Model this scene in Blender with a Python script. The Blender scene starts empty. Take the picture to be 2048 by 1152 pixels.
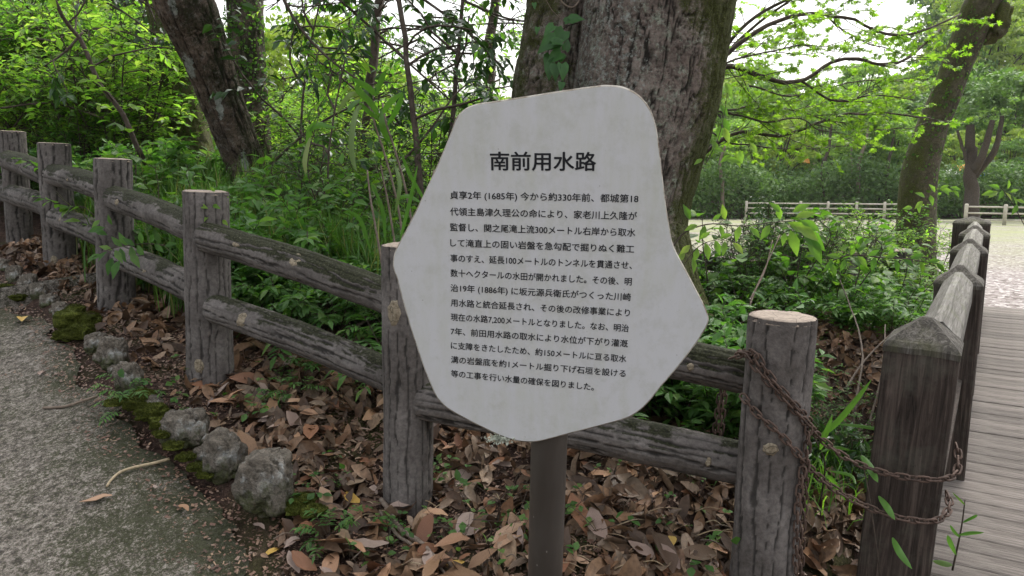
import bpy, math, random
import numpy as np
from mathutils import Vector, Matrix, Quaternion

# ------------------------------------------------------------------ camera, sky, sun, exposure
SC = bpy.context.scene
COL = SC.collection
rad = math.radians
FOC = 1547.0            # focal length in photograph pixels (2048 wide)
PITCH = rad(9.0)
EYE = 1.5
cam_d = bpy.data.cameras.new('camera'); cam = bpy.data.objects.new('camera', cam_d); COL.objects.link(cam)
cam.location = (0, 0, EYE); cam.rotation_euler = (rad(90) - PITCH, 0, 0)
cam_d.sensor_width = 36.0; cam_d.lens = 36.0 * FOC / 2048.0
cam_d.clip_start = 0.05; cam_d.clip_end = 2000.0
SC.camera = cam
SC.render.resolution_x = 1024; SC.render.resolution_y = 576

SUN_EL, SUN_AZ = rad(58), rad(35)      # azimuth measured clockwise from +Y
world = bpy.data.worlds.new('World'); SC.world = world; world.use_nodes = True
wn = world.node_tree.nodes; wl = world.node_tree.links
for n in list(wn): wn.remove(n)
sky = wn.new('ShaderNodeTexSky'); sky.sky_type = 'NISHITA'; sky.sun_disc = False
sky.sun_elevation = SUN_EL; sky.sun_rotation = SUN_AZ; sky.air_density = 1.6; sky.dust_density = 5.0; sky.ozone_density = 1.0
hs = wn.new('ShaderNodeHueSaturation'); hs.inputs['Saturation'].default_value = 0.22; hs.inputs['Value'].default_value = 1.0
bg = wn.new('ShaderNodeBackground'); bg.inputs['Strength'].default_value = 0.15
wo = wn.new('ShaderNodeOutputWorld')
wl.new(sky.outputs[0], hs.inputs['Color']); wl.new(hs.outputs[0], bg.inputs['Color']); wl.new(bg.outputs[0], wo.inputs['Surface'])
sun_d = bpy.data.lights.new('sun', 'SUN'); sun = bpy.data.objects.new('sun', sun_d); COL.objects.link(sun)
sun_d.energy = 1.5; sun_d.angle = rad(14); sun_d.color = (1.0, 0.96, 0.9)
sv = Vector((math.sin(SUN_AZ) * math.cos(SUN_EL), math.cos(SUN_AZ) * math.cos(SUN_EL), math.sin(SUN_EL)))
sun.rotation_euler = (-sv).to_track_quat('-Z', 'Y').to_euler(); sun.location = (5, 5, 30)
SC.view_settings.view_transform = 'Standard'; SC.view_settings.look = 'None'
SC.view_settings.gamma = 1.0; SC.view_settings.use_curve_mapping = False
SC.view_settings.exposure = 1.3
SC.cycles.max_bounces = 7; SC.cycles.diffuse_bounces = 4; SC.cycles.transmission_bounces = 4; SC.cycles.glossy_bounces = 2
SC.cycles.transparent_max_bounces = 4
SC.cycles.caustics_reflective = False; SC.cycles.caustics_refractive = False

# ------------------------------------------------------------------ geometry helpers
cP, sP = math.cos(PITCH), math.sin(PITCH)
def W(px, py, z):
    """point seen at photograph pixel (px, py), z metres in front of the lens"""
    x = (px - 1024.0) / FOC * z; y = (576.0 - py) / FOC * z
    return np.array([x, y * sP + z * cP, EYE + y * cP - z * sP])
def above(px, py, base):
    """point at pixel row py standing over base in the y direction"""
    z = base[1] / (cP + (576.0 - py) / FOC * sP)
    return W(px, py, z)

def _h(ix, iy, iz, s):
    n = (ix * 374761393 + iy * 668265263 + iz * 2147483647 + s * 144665) & 0xffffffff
    n = ((n ^ (n >> 13)) * 1274126177) & 0xffffffff
    n = ((n ^ (n >> 16)) * 2246822519) & 0xffffffff
    return ((n >> 8) & 0xffff) / 65535.0
def vn(P, s=0):
    P = np.asarray(P, float); i = np.floor(P).astype(np.int64); f = P - i; f = f * f * (3 - 2 * f)
    out = 0
    for dx in (0, 1):
        for dy in (0, 1):
            for dz in (0, 1):
                w = (f[..., 0] if dx else 1 - f[..., 0]) * (f[..., 1] if dy else 1 - f[..., 1]) * (f[..., 2] if dz else 1 - f[..., 2])
                out = out + w * _h(i[..., 0] + dx, i[..., 1] + dy, i[..., 2] + dz, s)
    return out
def fbm(P, s=0, o=4):
    a, t, r = 0.5, 0, 0; P = np.asarray(P, float)
    for k in range(o):
        r = r + a * vn(P * 2 ** k, s + k * 7); t += a; a *= .5
    return r / t
def worley(U, V, nu, s=0):
    """F1, F2-F1 on a grid periodic in U with period nu"""
    iu = np.floor(U).astype(np.int64); iv = np.floor(V).astype(np.int64)
    f1 = np.full(U.shape, 9.); f2 = np.full(U.shape, 9.)
    for du in (-1, 0, 1):
        for dv in (-1, 0, 1):
            cu = (iu + du) % nu; cv = iv + dv
            px = iu + du + .15 + .7 * _h(cu, cv, cu * 0 + 3, s); py = cv + .1 + .8 * _h(cu, cv, cu * 0 + 9, s)
            d = np.hypot(U - px, V - py)
            m = d < f1
            f2 = np.where(m, f1, np.minimum(f2, d)); f1 = np.where(m, d, f1)
    return f1, f2 - f1

def origin_of(o):
    v = np.zeros(3)
    while o is not None:
        v = v + np.array(o.location); o = o.parent
    return v
def mesh_data(name, V, F, mat=None, smooth=True, attrs=None, uv=None):
    V = np.asarray(V, np.float32); Fs = F if isinstance(F, list) else [F]
    Fs = [np.asarray(f, np.int32) for f in Fs if len(f)]
    me = bpy.data.meshes.new(name)
    me.vertices.add(len(V)); me.vertices.foreach_set('co', V.ravel())
    nl = sum(f.size for f in Fs); nf = sum(len(f) for f in Fs)
    me.loops.add(nl); me.loops.foreach_set('vertex_index', np.concatenate([f.ravel() for f in Fs]))
    me.polygons.add(nf)
    tot = np.concatenate([np.full(len(f), f.shape[1], np.int32) for f in Fs]); st = np.concatenate([[0], np.cumsum(tot)[:-1]]).astype(np.int32)
    me.polygons.foreach_set('loop_start', st)
    me.polygons.foreach_set('use_smooth', np.full(nf, smooth, bool))
    me.update(calc_edges=True)
    if attrs:
        for k, a in attrs.items():
            at = me.attributes.new(k, 'FLOAT', 'POINT'); at.data.foreach_set('value', np.asarray(a, np.float32).ravel())
    if mat: me.materials.append(mat)
    return me
def tagp(o, label=None, cat=None, group=None, kind=None):
    if label: o['label'] = label
    if cat: o['category'] = cat
    if group: o['group'] = group
    if kind: o['kind'] = kind
    return o
def obj(name, V, F, mat, parent=None, label=None, cat=None, group=None, kind=None, smooth=True, attrs=None, loc=None):
    """one mesh object; V in world coordinates"""
    V = np.asarray(V, float)
    base = origin_of(parent) if parent is not None else np.zeros(3)
    l = np.zeros(3) if loc is None else np.asarray(loc, float) - base
    me = mesh_data(name, V - base - l, F, mat, smooth, attrs)
    o = bpy.data.objects.new(name, me); COL.objects.link(o); o.location = l
    if parent is not None: o.parent = parent
    return tagp(o, label, cat, group, kind)
def inst(name, me, parent=None, M=None, label=None, cat=None, group=None, kind=None):
    o = bpy.data.objects.new(name, me); COL.objects.link(o)
    if parent is not None: o.parent = parent
    if M is not None: o.matrix_basis = M
    return tagp(o, label, cat, group, kind)
def empty(name, loc, label, cat, group=None, kind=None):
    o = bpy.data.objects.new(name, None); COL.objects.link(o); o.location = loc; o.empty_display_size = .1
    return tagp(o, label, cat, group, kind)

class MB:
    """mesh collector"""
    def __init__(s): s.V = []; s.Q = []; s.T = []; s.n = 0
    def add(s, V, Q=None, T=None):
        if Q is not None and len(Q): s.Q.append(np.asarray(Q) + s.n)
        if T is not None and len(T): s.T.append(np.asarray(T) + s.n)
        s.V.append(np.asarray(V, float)); s.n += len(V)
    def box(s, lo, hi, M=None):
        lo = np.array(lo, float); hi = np.array(hi, float)
        v = np.array([[(lo, hi)[(i >> k) & 1][k] for k in range(3)] for i in range(8)])
        if M is not None: v = v @ M[:3, :3].T + M[:3, 3]
        s.add(v, [[0, 2, 3, 1], [4, 5, 7, 6], [0, 1, 5, 4], [2, 6, 7, 3], [0, 4, 6, 2], [1, 3, 7, 5]])
    def tube(s, P, Rr, k=6, cap=True):
        V, Q, T = tube(P, Rr, k, cap); s.add(V, Q, T)
    def arr(s): return np.concatenate(s.V), [np.concatenate(x) for x in (s.Q, s.T) if x]
    def build(s, name, mat, parent=None, **kw):
        V, F = s.arr(); return obj(name, V, F, mat, parent, **kw)
    def data(s, name, mat, smooth=True):
        V, F = s.arr(); return mesh_data(name, V, F, mat, smooth)
def frames(P):
    P = np.asarray(P, float); T = np.gradient(P, axis=0); T /= np.linalg.norm(T, axis=1)[:, None] + 1e-9
    ref = np.array([0, 0, 1.]) if abs(T[0][2]) < .9 else np.array([1., 0, 0])
    A = []; a = np.cross(T[0], ref); a /= np.linalg.norm(a)
    for t in T:
        a = a - t * a.dot(t); a /= np.linalg.norm(a) + 1e-9; A.append(a)
    A = np.array(A); B = np.cross(T, A)
    return T, A, B
def tube(P, Rr, k=6, cap=True):
    P = np.asarray(P, float); n = len(P); Rr = np.broadcast_to(np.asarray(Rr, float), (n,))
    T, A, B = frames(P); th = np.arange(k) / k * 2 * np.pi
    V = P[:, None] + Rr[:, None, None] * (np.cos(th)[None, :, None] * A[:, None] + np.sin(th)[None, :, None] * B[:, None])
    V = V.reshape(-1, 3)
    i = np.arange(n - 1)[:, None] * k; j = np.arange(k)[None]; j2 = (j + 1) % k
    Q = np.stack([i + j, i + j2, i + k + j2, i + k + j], -1).reshape(-1, 4)
    Tt = None
    if cap:
        V = np.vstack([V, P[0], P[-1]]); c0 = n * k; jj = np.arange(k); jn = (jj + 1) % k
        Tt = np.vstack([np.stack([jn, jj, np.full(k, c0)], -1), np.stack([(n - 1) * k + jj, (n - 1) * k + jn, np.full(k, c0 + 1)], -1)])
    return V, Q, Tt
def spline(P, n):
    """Catmull-Rom resample of the rows of P (any width)"""
    P = np.asarray(P, float); m = len(P)
    if m == 2: t = np.linspace(0, 1, n)[:, None]; return P[0] * (1 - t) + P[1] * t
    Q = np.vstack([2 * P[0] - P[1], P, 2 * P[-1] - P[-2]])
    u = np.linspace(0, m - 1 - 1e-9, n); i = u.astype(int); t = (u - i)[:, None]
    p0, p1, p2, p3 = Q[i], Q[i + 1], Q[i + 2], Q[i + 3]
    return .5 * (2 * p1 + (p2 - p0) * t + (2 * p0 - 5 * p1 + 4 * p2 - p3) * t ** 2 + (3 * p1 - p0 - 3 * p2 + p3) * t ** 3)

# ------------------------------------------------------------------ materials
def new_mat(name):
    m = bpy.data.materials.new(name); m.use_nodes = True; nt = m.node_tree
    for n in list(nt.nodes): nt.nodes.remove(n)
    return m, nt
class NT:
    def __init__(s, name):
        s.m, s.nt = new_mat(name); s.out = s.nt.nodes.new('ShaderNodeOutputMaterial')
    def n(s, t, **kw):
        nd = s.nt.nodes.new('ShaderNode' + t)
        for k, v in kw.items(): setattr(nd, k, v)
        return nd
    def l(s, a, b): s.nt.links.new(a, b)
    def val(s, sock, v):
        if isinstance(v, (int, float)): sock.default_value = v
        elif isinstance(v, tuple): sock.default_value = v if len(v) != 3 or sock.type == 'VECTOR' else (*v, 1)
        else: s.l(v, sock)
    def coords(s, scale=(1, 1, 1), kind='Object'):
        tc = s.n('TexCoord'); mp = s.n('Mapping'); mp.inputs['Scale'].default_value = scale
        s.l(tc.outputs[kind], mp.inputs['Vector']); return mp.outputs[0]
    def noise(s, vec, scale, detail=4, rough=.55, dist=0):
        t = s.n('TexNoise'); s.l(vec, t.inputs['Vector']); t.inputs['Scale'].default_value = scale
        t.inputs['Detail'].default_value = detail; t.inputs['Roughness'].default_value = rough; t.inputs['Distortion'].default_value = dist
        return t.outputs['Fac']
    def vor(s, vec, scale, feature='F1', out='Distance', rnd=1):
        t = s.n('TexVoronoi', feature=feature); s.l(vec, t.inputs['Vector']); t.inputs['Scale'].default_value = scale; t.inputs['Randomness'].default_value = rnd
        return t.outputs[out]
    def ramp(s, fac, stops, interp='LINEAR'):
        r = s.n('ValToRGB'); r.color_ramp.interpolation = interp; el = r.color_ramp.elements
        while len(el) < len(stops): el.new(.5)
        for e, (p, c) in zip(el, stops):
            e.position = p; e.color = (*c, 1) if isinstance(c, tuple) else (c, c, c, 1)
        s.l(fac, r.inputs[0]); return r.outputs[0]
    def mix(s, fac, a, b, mode='MIX'):
        x = s.n('Mix', data_type='RGBA', blend_type=mode); s.val(x.inputs[0], fac); s.val(x.inputs[6], a); s.val(x.inputs[7], b); return x.outputs[2]
    def math(s, op, a, b=0.0, clamp=False):
        x = s.n('Math', operation=op, use_clamp=clamp); s.val(x.inputs[0], a); s.val(x.inputs[1], b); return x.outputs[0]
    def attr(s, name):
        a = s.n('Attribute', attribute_name=name); return a.outputs['Fac']
    def island(s): return s.n('NewGeometry').outputs['Random Per Island']
    def orand(s): return s.n('ObjectInfo').outputs['Random']
    def nz(s):
        x = s.n('SeparateXYZ'); s.l(s.n('NewGeometry').outputs['Normal'], x.inputs[0]); return x.outputs[2]
    def bump(s, h, strength=.5, dist=.01, normal=None):
        b = s.n('Bump'); s.l(h, b.inputs['Height']); b.inputs['Strength'].default_value = strength; b.inputs['Distance'].default_value = dist
        if normal is not None: s.l(normal, b.inputs['Normal'])
        return b.outputs[0]
    def pbr(s, col, rough=.8, spec=.3, normal=None, metal=0.0):
        p = s.n('BsdfPrincipled'); s.val(p.inputs['Base Color'], col); s.val(p.inputs['Roughness'], rough)
        p.inputs['Specular IOR Level'].default_value = spec; s.val(p.inputs['Metallic'], metal)
        if normal is not None: s.l(normal, p.inputs['Normal'])
        return p.outputs[0]
    def done(s, sh): s.l(sh, s.out.inputs['Surface']); return s.m

def leaf_mat(name, cols, trans=.35, rough=.45, spec=.35, tcol=None):
    t = NT(name)
    r = t.math('FRACT', t.math('ADD', t.island(), t.math('MULTIPLY', t.orand(), 3.7)))
    k = len(cols); c = t.ramp(r, [(i / (k - 1), cols[i]) for i in range(k)])
    big = t.noise(t.coords(kind='Object'), 1.3, 2)
    c = t.mix(1.0, c, t.ramp(big, [(.3, .72), (.7, 1.25)]), 'MULTIPLY')
    p = t.pbr(c, rough, spec)
    tr = t.n('BsdfTranslucent')
    tc = t.mix(1.0, c, tcol or (1.45, 1.7, .7), 'MULTIPLY'); t.l(tc, tr.inputs[0])
    mx = t.n('MixShader'); mx.inputs[0].default_value = trans; t.l(p, mx.inputs[1]); t.l(tr.outputs[0], mx.inputs[2])
    return t.done(mx.outputs[0])
M = {}
M['lime'] = leaf_mat('lime_leaf', [(.15, .27, .05), (.22, .35, .07), (.10, .21, .035), (.32, .40, .10)], .6)
M['green'] = leaf_mat('green_leaf', [(.075, .17, .028), (.12, .24, .04), (.05, .125, .022), (.17, .28, .05)], .52)
M['fern'] = leaf_mat('fresh_green_leaf', [(.065, .16, .038), (.11, .225, .055), (.05, .125, .03), (.16, .26, .07)], .45, .5)
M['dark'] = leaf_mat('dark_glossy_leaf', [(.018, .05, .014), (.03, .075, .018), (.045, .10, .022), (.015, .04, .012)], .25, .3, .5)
M['grassy'] = leaf_mat('grass_blade', [(.06, .15, .025), (.10, .20, .035), (.05, .11, .02), (.25, .24, .10)], .35)
M['maple'] = leaf_mat('maple_leaf', [(.11, .20, .025), (.17, .28, .035), (.24, .35, .05)], .62)
M['farleaf'] = leaf_mat('far_canopy_leaf', [(.15, .25, .06), (.21, .32, .08), (.11, .20, .05), (.27, .36, .10)], .42, .6, .2)
M['farleaf2'] = leaf_mat('far_yellow_canopy_leaf', [(.20, .26, .055), (.26, .32, .075), (.14, .21, .05)], .4, .6, .2)
M['farleaf3'] = leaf_mat('far_dark_canopy_leaf', [(.09, .16, .05), (.13, .21, .065), (.06, .12, .04)], .3, .6, .2)
M['darkfine'] = leaf_mat('small_dark_leaf', [(.03, .07, .02), (.05, .10, .028), (.07, .13, .035), (.025, .05, .018)], .3, .7, .12)
M['ylw'] = leaf_mat('yellow_leaf', [(.45, .30, .05), (.5, .36, .08)], .3)
def litter_mat(name, cols):
    t = NT(name); r = t.math('FRACT', t.math('ADD', t.island(), t.math('MULTIPLY', t.orand(), 3.7)))
    c = t.ramp(r, [(i / (len(cols) - 1), cols[i]) for i in range(len(cols))])
    v = t.coords(); n = t.noise(v, 90, 3); c = t.mix(1.0, c, t.ramp(n, [(.3, .7), (.7, 1.2)]), 'MULTIPLY')
    return t.done(t.pbr(c, .55, .35, t.bump(n, .4, .002)))
M['litter'] = litter_mat('dead_leaf', [(.13, .062, .03), (.25, .145, .08), (.06, .033, .02), (.31, .21, .135), (.18, .095, .05), (.05, .03, .02), (.20, .115, .062), (.09, .056, .036), (.07, .042, .027), (.20, .145, .10), (.10, .055, .03), (.30, .215, .15)])
M['litter_tan'] = litter_mat('tan_dead_leaf', [(.36, .21, .12), (.30, .165, .095), (.40, .26, .17)])
M['litter_red'] = litter_mat('reddish_dead_leaf', [(.21, .095, .045), (.15, .065, .035), (.26, .12, .06)])
M['litter_grey'] = litter_mat('greyish_dead_leaf', [(.27, .195, .155), (.33, .25, .21), (.21, .14, .11)])
M['litter_ylw'] = litter_mat('yellow_dead_leaf', [(.45, .28, .06), (.5, .33, .09)])
M['straw'] = litter_mat('straw', [(.33, .25, .15), (.22, .15, .09), (.42, .34, .22)])
M['crumb'] = litter_mat('crumb', [(.10, .05, .035), (.18, .10, .07), (.06, .035, .025), (.30, .20, .13), (.14, .07, .05), (.24, .17, .13)])

def fence_mat(name, moss):
    t = NT(name); v = t.coords(); g = t.attr('groove')
    n = t.noise(v, 6, 5, .6); n2 = t.noise(v, 60, 4, .7)
    c = t.ramp(n, [(.25, (.066, .057, .050)), (.5, (.118, .104, .096)), (.75, (.190, .171, .160))])
    c = t.mix(1.0, c, t.ramp(n2, [(.25, .55), (.6, 1.2)]), 'MULTIPLY')
    c = t.mix(g, c, (.018, .016, .014))
    mo = t.math('ADD', t.math('MULTIPLY', t.nz(), moss), t.math('MULTIPLY', t.math('SUBTRACT', t.noise(v, 5, 6, .72), .5), 2.6))
    mo = t.ramp(mo, [(.36, 0.0), (.58, 1.0)])
    sp = t.noise(v, 130, 3, .7)
    mc = t.ramp(sp, [(.35, (.008, .008, .004)), (.58, (.028, .030, .012)), (.76, (.11, .11, .085))])
    if moss > 0: c = t.mix(mo, c, mc)
    h = t.math('ADD', n2, t.math('MULTIPLY', sp, .7))
    return t.done(t.pbr(c, .85, .25, t.bump(h, .55, .004)))
M['post'] = fence_mat('imitation_log_concrete', .18)
M['rail'] = fence_mat('mossy_imitation_log', .62)
M['toprail'] = fence_mat('very_mossy_imitation_log', 1.05)
t = NT('sawn_log_face'); v = t.coords(); g = t.attr('ring')
w = t.math('SINE', t.math('ADD', t.math('MULTIPLY', g, 55.0), t.math('MULTIPLY', t.noise(v, 14, 3), 7.0)))
n = t.noise(v, 50, 4, .7)
c = t.mix(t.ramp(w, [(.2, 0.0), (.9, .35)]), (.33, .27, .22), (.20, .155, .12)); c = t.mix(1.0, c, t.ramp(n, [(.3, .65), (.65, 1.15)]), 'MULTIPLY')
c = t.mix(t.ramp(t.vor(v, 13, 'DISTANCE_TO_EDGE'), [(0, .6), (.022, 0.0)]), c, (.05, .04, .03))
M['sawn'] = t.done(t.pbr(c, .85, .2, t.bump(n, .5, .003)))
t = NT('cream_knot'); v = t.coords(); n = t.noise(v, 80, 4, .7)
c = t.ramp(n, [(.3, (.11, .088, .06)), (.5, (.25, .205, .145)), (.75, (.36, .31, .23))])
c = t.mix(t.ramp(t.vor(v, 26, 'DISTANCE_TO_EDGE'), [(0, .7), (.035, 0.0)]), c, (.03, .025, .02))
M['knot'] = t.done(t.pbr(c, .8, .2, t.bump(n, .6, .003)))

t = NT('weathered_white_panel'); v = t.coords()
a = t.noise(v, 4.5, 6, .65); b = t.noise(v, 26, 5, .75); d = t.noise(t.coords((9, 9, 1.2)), 5, 4, .6); s3 = t.noise(v, 240, 3, .8)
c = t.mix(t.ramp(t.math('MULTIPLY', a, d), [(.2, 0.0), (.42, .55)]), (.62, .62, .635), (.53, .54, .46))
c = t.mix(t.ramp(b, [(.48, 0.0), (.75, .35)]), c, (.38, .385, .30))
c = t.mix(t.ramp(s3, [(.62, 0.0), (.80, .5)]), c, (.33, .34, .30))
c = t.mix(t.ramp(t.vor(v, 28), [(0.0, .8), (.045, .0)]), c, (.16, .15, .12))
M['panel'] = t.done(t.pbr(c, .55, .35, t.bump(b, .15, .002)))
t = NT('panel_edge'); v = t.coords(); n = t.noise(v, 30, 5, .7)
M['edge'] = t.done(t.pbr(t.ramp(n, [(.35, (.16, .12, .08)), (.6, (.48, .45, .40))]), .7, .3))
t = NT('black_lettering'); M['ink'] = t.done(t.pbr((.012, .013, .017), .55, .3))
t = NT('dark_brown_painted_metal'); v = t.coords((1, 1, .25)); n = t.noise(v, 25, 5, .6); dsp = t.vor(t.coords((1, 1, .6)), 34)
c = t.ramp(n, [(.3, (.042, .034, .028)), (.7, (.062, .052, .044))])
c = t.mix(t.ramp(dsp, [(.0, .9), (.07, 0.0)]), c, (.3, .29, .27))
M['pole'] = t.done(t.pbr(c, t.ramp(n, [(.3, .38), (.7, .55)]), .5))
t = NT('rusty_iron'); v = t.coords(kind='Object'); n = t.noise(v, 70, 4, .7); oi = t.orand()
c = t.ramp(t.math('FRACT', t.math('ADD', n, t.math('MULTIPLY', oi, .25))), [(.3, (.022, .015, .012)), (.5, (.060, .038, .029)), (.7, (.115, .075, .058))])
M['rust'] = t.done(t.pbr(c, .75, .3, t.bump(n, .5, .002)))

def bark_mat(name, base, lichen, crackc, moss_c=(.035, .04, .012), lam=.5):
    t = NT(name); v = t.coords(); cr = t.attr('crack'); mo = t.attr('moss')
    a = t.noise(v, 5, 5, .65); b = t.noise(v, 34, 5, .7); s = t.noise(v, 120, 3, .7)
    c = t.ramp(a, [(.3, base[0]), (.5, base[1]), (.7, base[2])])
    c = t.mix(t.math('MULTIPLY', t.ramp(t.noise(v, 13, 6, .8), [(.53, 0.0), (.62, 1.0)]), lam), c, lichen)
    c = t.mix(1.0, c, t.ramp(b, [(.3, .45), (.62, 1.35)]), 'MULTIPLY')
    c = t.mix(t.math('MULTIPLY', t.ramp(t.noise(v, 85, 5, .8), [(.54, 0.0), (.62, 1.0)]), t.math('MULTIPLY', t.ramp(t.noise(v, 3.2, 4, .7), [(.40, .1), (.60, 1.0)]), lam)), c, lichen)
    c = t.mix(cr, c, crackc)
    pf = t.math('ADD', t.attr('patch'), t.math('MULTIPLY', t.math('SUBTRACT', t.noise(v, 28, 7, .8), .5), 2.2))
    c = t.mix(t.ramp(pf, [(.48, 0.0), (.58, .9)]), c, t.ramp(b, [(.3, (.17, .18, .16)), (.7, (.38, .40, .37))]))
    mf = t.math('ADD', mo, t.math('ADD', t.math('MULTIPLY', t.math('SUBTRACT', t.noise(v, 6, 6, .8), .5), 1.9), t.math('MULTIPLY', t.math('SUBTRACT', s, .5), 1.1)))
    mf = t.ramp(mf, [(.36, 0.0), (.70, 1.0)])
    mc = t.ramp(s, [(.3, tuple(x * .3 for x in moss_c)), (.55, moss_c), (.75, tuple(min(1, x * 2.4) for x in moss_c))])
    c = t.mix(mf, c, mc)
    return t.done(t.pbr(c, .88, .2, t.bump(t.math('ADD', b, s), .8, .012)))
M['bark_big'] = bark_mat('grey_pink_plated_bark', [(.095, .070, .058), (.15, .115, .10), (.23, .19, .165)], (.25, .28, .22), (.022, .018, .015), (.05, .055, .014), .8)
M['bark_dark'] = bark_mat('dark_mossy_bark', [(.05, .036, .027), (.10, .072, .055), (.17, .125, .10)], (.30, .29, .27), (.012, .01, .008), (.022, .027, .01), .35)
M['bark_moss'] = bark_mat('moss_covered_bark', [(.05, .042, .03), (.085, .072, .05), (.12, .10, .075)], (.10, .12, .06), (.02, .018, .014), (.075, .085, .022), .7)
t = NT('plain_branch_bark'); v = t.coords(); n = t.noise(v, 20, 4, .7)
M['branch'] = t.done(t.pbr(t.ramp(n, [(.3, (.035, .026, .02)), (.6, (.085, .066, .052)), (.8, (.14, .12, .10))]), .85, .2))
t = NT('pale_twig_bark'); v = t.coords(); n = t.noise(v, 40, 4, .7)
M['twig'] = t.done(t.pbr(t.ramp(n, [(.3, (.11, .08, .06)), (.6, (.22, .175, .14)), (.8, (.33, .29, .24))]), .85, .2, t.bump(n, .5, .003)))
# ground materials
t = NT('leaf_mould_soil'); v = t.coords(); a = t.noise(v, 2.2, 5, .6); b = t.noise(v, 28, 6, .75); w = t.noise(t.coords((1, .35, 1)), 90, 3, .8)
c = t.ramp(b, [(.3, (.022, .015, .012)), (.5, (.06, .038, .03)), (.68, (.115, .075, .058)), (.8, (.19, .14, .11))])
c = t.mix(t.ramp(a, [(.5, 0.0), (.68, .75)]), c, t.ramp(w, [(.3, (.02, .03, .008)), (.7, (.07, .085, .02))]))
c = t.mix(t.ramp(w, [(.6, 0.0), (.75, .6)]), c, (.2, .14, .10))
M['soil'] = t.done(t.pbr(c, .95, .1, t.bump(t.math('ADD', b, w), 1.0, .02)))
t = NT('mossy_concrete_path'); v = t.coords((1, .8, 1)); v1 = t.coords()
mp = v.node; mp.inputs['Rotation'].default_value = (0, 0, rad(-38))
a = t.noise(v1, 1.1, 5, .6); b = t.noise(v, 44, 8, .85); s = t.noise(v, 110, 5, .85); n3 = t.noise(v, 7, 5, .7)
c = t.ramp(b, [(.42, (.05, .045, .038)), (.47, (.145, .125, .105)), (.53, (.255, .225, .195)), (.62, (.40, .36, .32))])
c = t.mix(t.ramp(s, [(.46, .0), (.62, .75)]), c, (.045, .042, .034))
dk = t.math('ADD', t.math('MULTIPLY', a, .75), t.math('MULTIPLY', n3, .45))
dk = t.math('ADD', dk, t.math('MULTIPLY', t.attr('edge'), .16))
dk = t.math('ADD', dk, t.math('MULTIPLY', t.math('SUBTRACT', s, .5), 1.2))
c = t.mix(t.ramp(dk, [(.63, 0.0), (.75, .85)]), c, t.ramp(s, [(.35, (.015, .018, .008)), (.55, (.04, .046, .018)), (.75, (.12, .115, .08))]))
gm = t.math('ADD', t.noise(v1, 2.6, 5, .7), t.math('MULTIPLY', t.attr('edge'), .14))
c = t.mix(t.ramp(gm, [(.70, 0.0), (.80, .8)]), c, t.ramp(s, [(.35, (.03, .045, .008)), (.7, (.12, .15, .02))]))
c = t.mix(1.0, c, t.ramp(t.noise(v1, 230, 3, .8), [(.35, .6), (.6, 1.2)]), 'MULTIPLY')
M['path'] = t.done(t.pbr(c, .9, .15, t.bump(t.math('ADD', b, t.math('MULTIPLY', s, .6)), .9, .008)))
t = NT('gravel'); v = t.coords(); vd = t.vor(v, 24, 'F1', 'Color'); ve = t.vor(v, 24); a = t.noise(v, .35, 5, .6); b = t.noise(v, 3, 5, .7)
sx = t.n('SeparateColor'); t.l(vd, sx.inputs[0])
c = t.ramp(sx.outputs[0], [(0, (.07, .055, .05)), (.4, (.165, .14, .132)), (.8, (.26, .235, .225)), (1, (.42, .40, .39))])
sy = t.n('SeparateXYZ'); t.l(v, sy.inputs[0])
far = t.math('MULTIPLY', t.math('SUBTRACT', sy.outputs[1], 11.0), .09, True)
mo = t.math('MULTIPLY', far, t.ramp(t.math('ADD', t.math('MULTIPLY', a, .6), t.math('MULTIPLY', b, .4)), [(.40, .15), (.58, .95)]))
c = t.mix(mo, c, t.ramp(b, [(.3, (.13, .15, .06)), (.7, (.24, .255, .13))]))
c = t.mix(t.ramp(b, [(.55, 0.0), (.75, .3)]), c, (.13, .10, .085))
M['gravel'] = t.done(t.pbr(c, .9, .15, t.bump(ve, .35, .012)))
t = NT('river_stone'); v = t.coords(); a = t.noise(v, 7, 5, .6); b = t.noise(v, 45, 6, .75)
c = t.ramp(a, [(.3, (.085, .07, .055)), (.5, (.18, .155, .125)), (.7, (.32, .295, .26))])
c = t.mix(1.0, c, t.ramp(b, [(.3, .5), (.65, 1.25)]), 'MULTIPLY')
c = t.mix(t.ramp(t.noise(v, 13, 4, .7), [(.56, 0.0), (.64, .6)]), c, (.42, .44, .43))
mo = t.math('ADD', t.math('MULTIPLY', t.noise(v, 9, 5, .7), 1.0), t.math('MULTIPLY', t.attr('low'), .35))
c = t.mix(t.ramp(mo, [(.70, 0.0), (.82, .85)]), c, (.05, .06, .015))
c = t.mix(t.ramp(t.math('ABSOLUTE', t.math('SUBTRACT', t.noise(v, 11, 4, .6), .5)), [(0.0, .55), (.02, 0.0)]), c, (.035, .03, .025))
c = t.mix(1.0, c, t.ramp(t.noise(v, 150, 4, .8), [(.35, .6), (.62, 1.25)]), 'MULTIPLY')
M['stone'] = t.done(t.pbr(c, .85, .25, t.bump(t.math('ADD', b, a), 1.0, .014)))
t = NT('moss'); v = t.coords(); s = t.noise(v, 120, 4, .8); a = t.noise(v, 12, 3)
M['moss'] = t.done(t.pbr(t.mix(1.0, t.ramp(s, [(.3, (.015, .02, .004)), (.5, (.075, .09, .016)), (.75, (.20, .21, .045))]), t.ramp(a, [(.3, .6), (.7, 1.2)]), 'MULTIPLY'), .95, .1, t.bump(s, 1.0, .01)))
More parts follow.
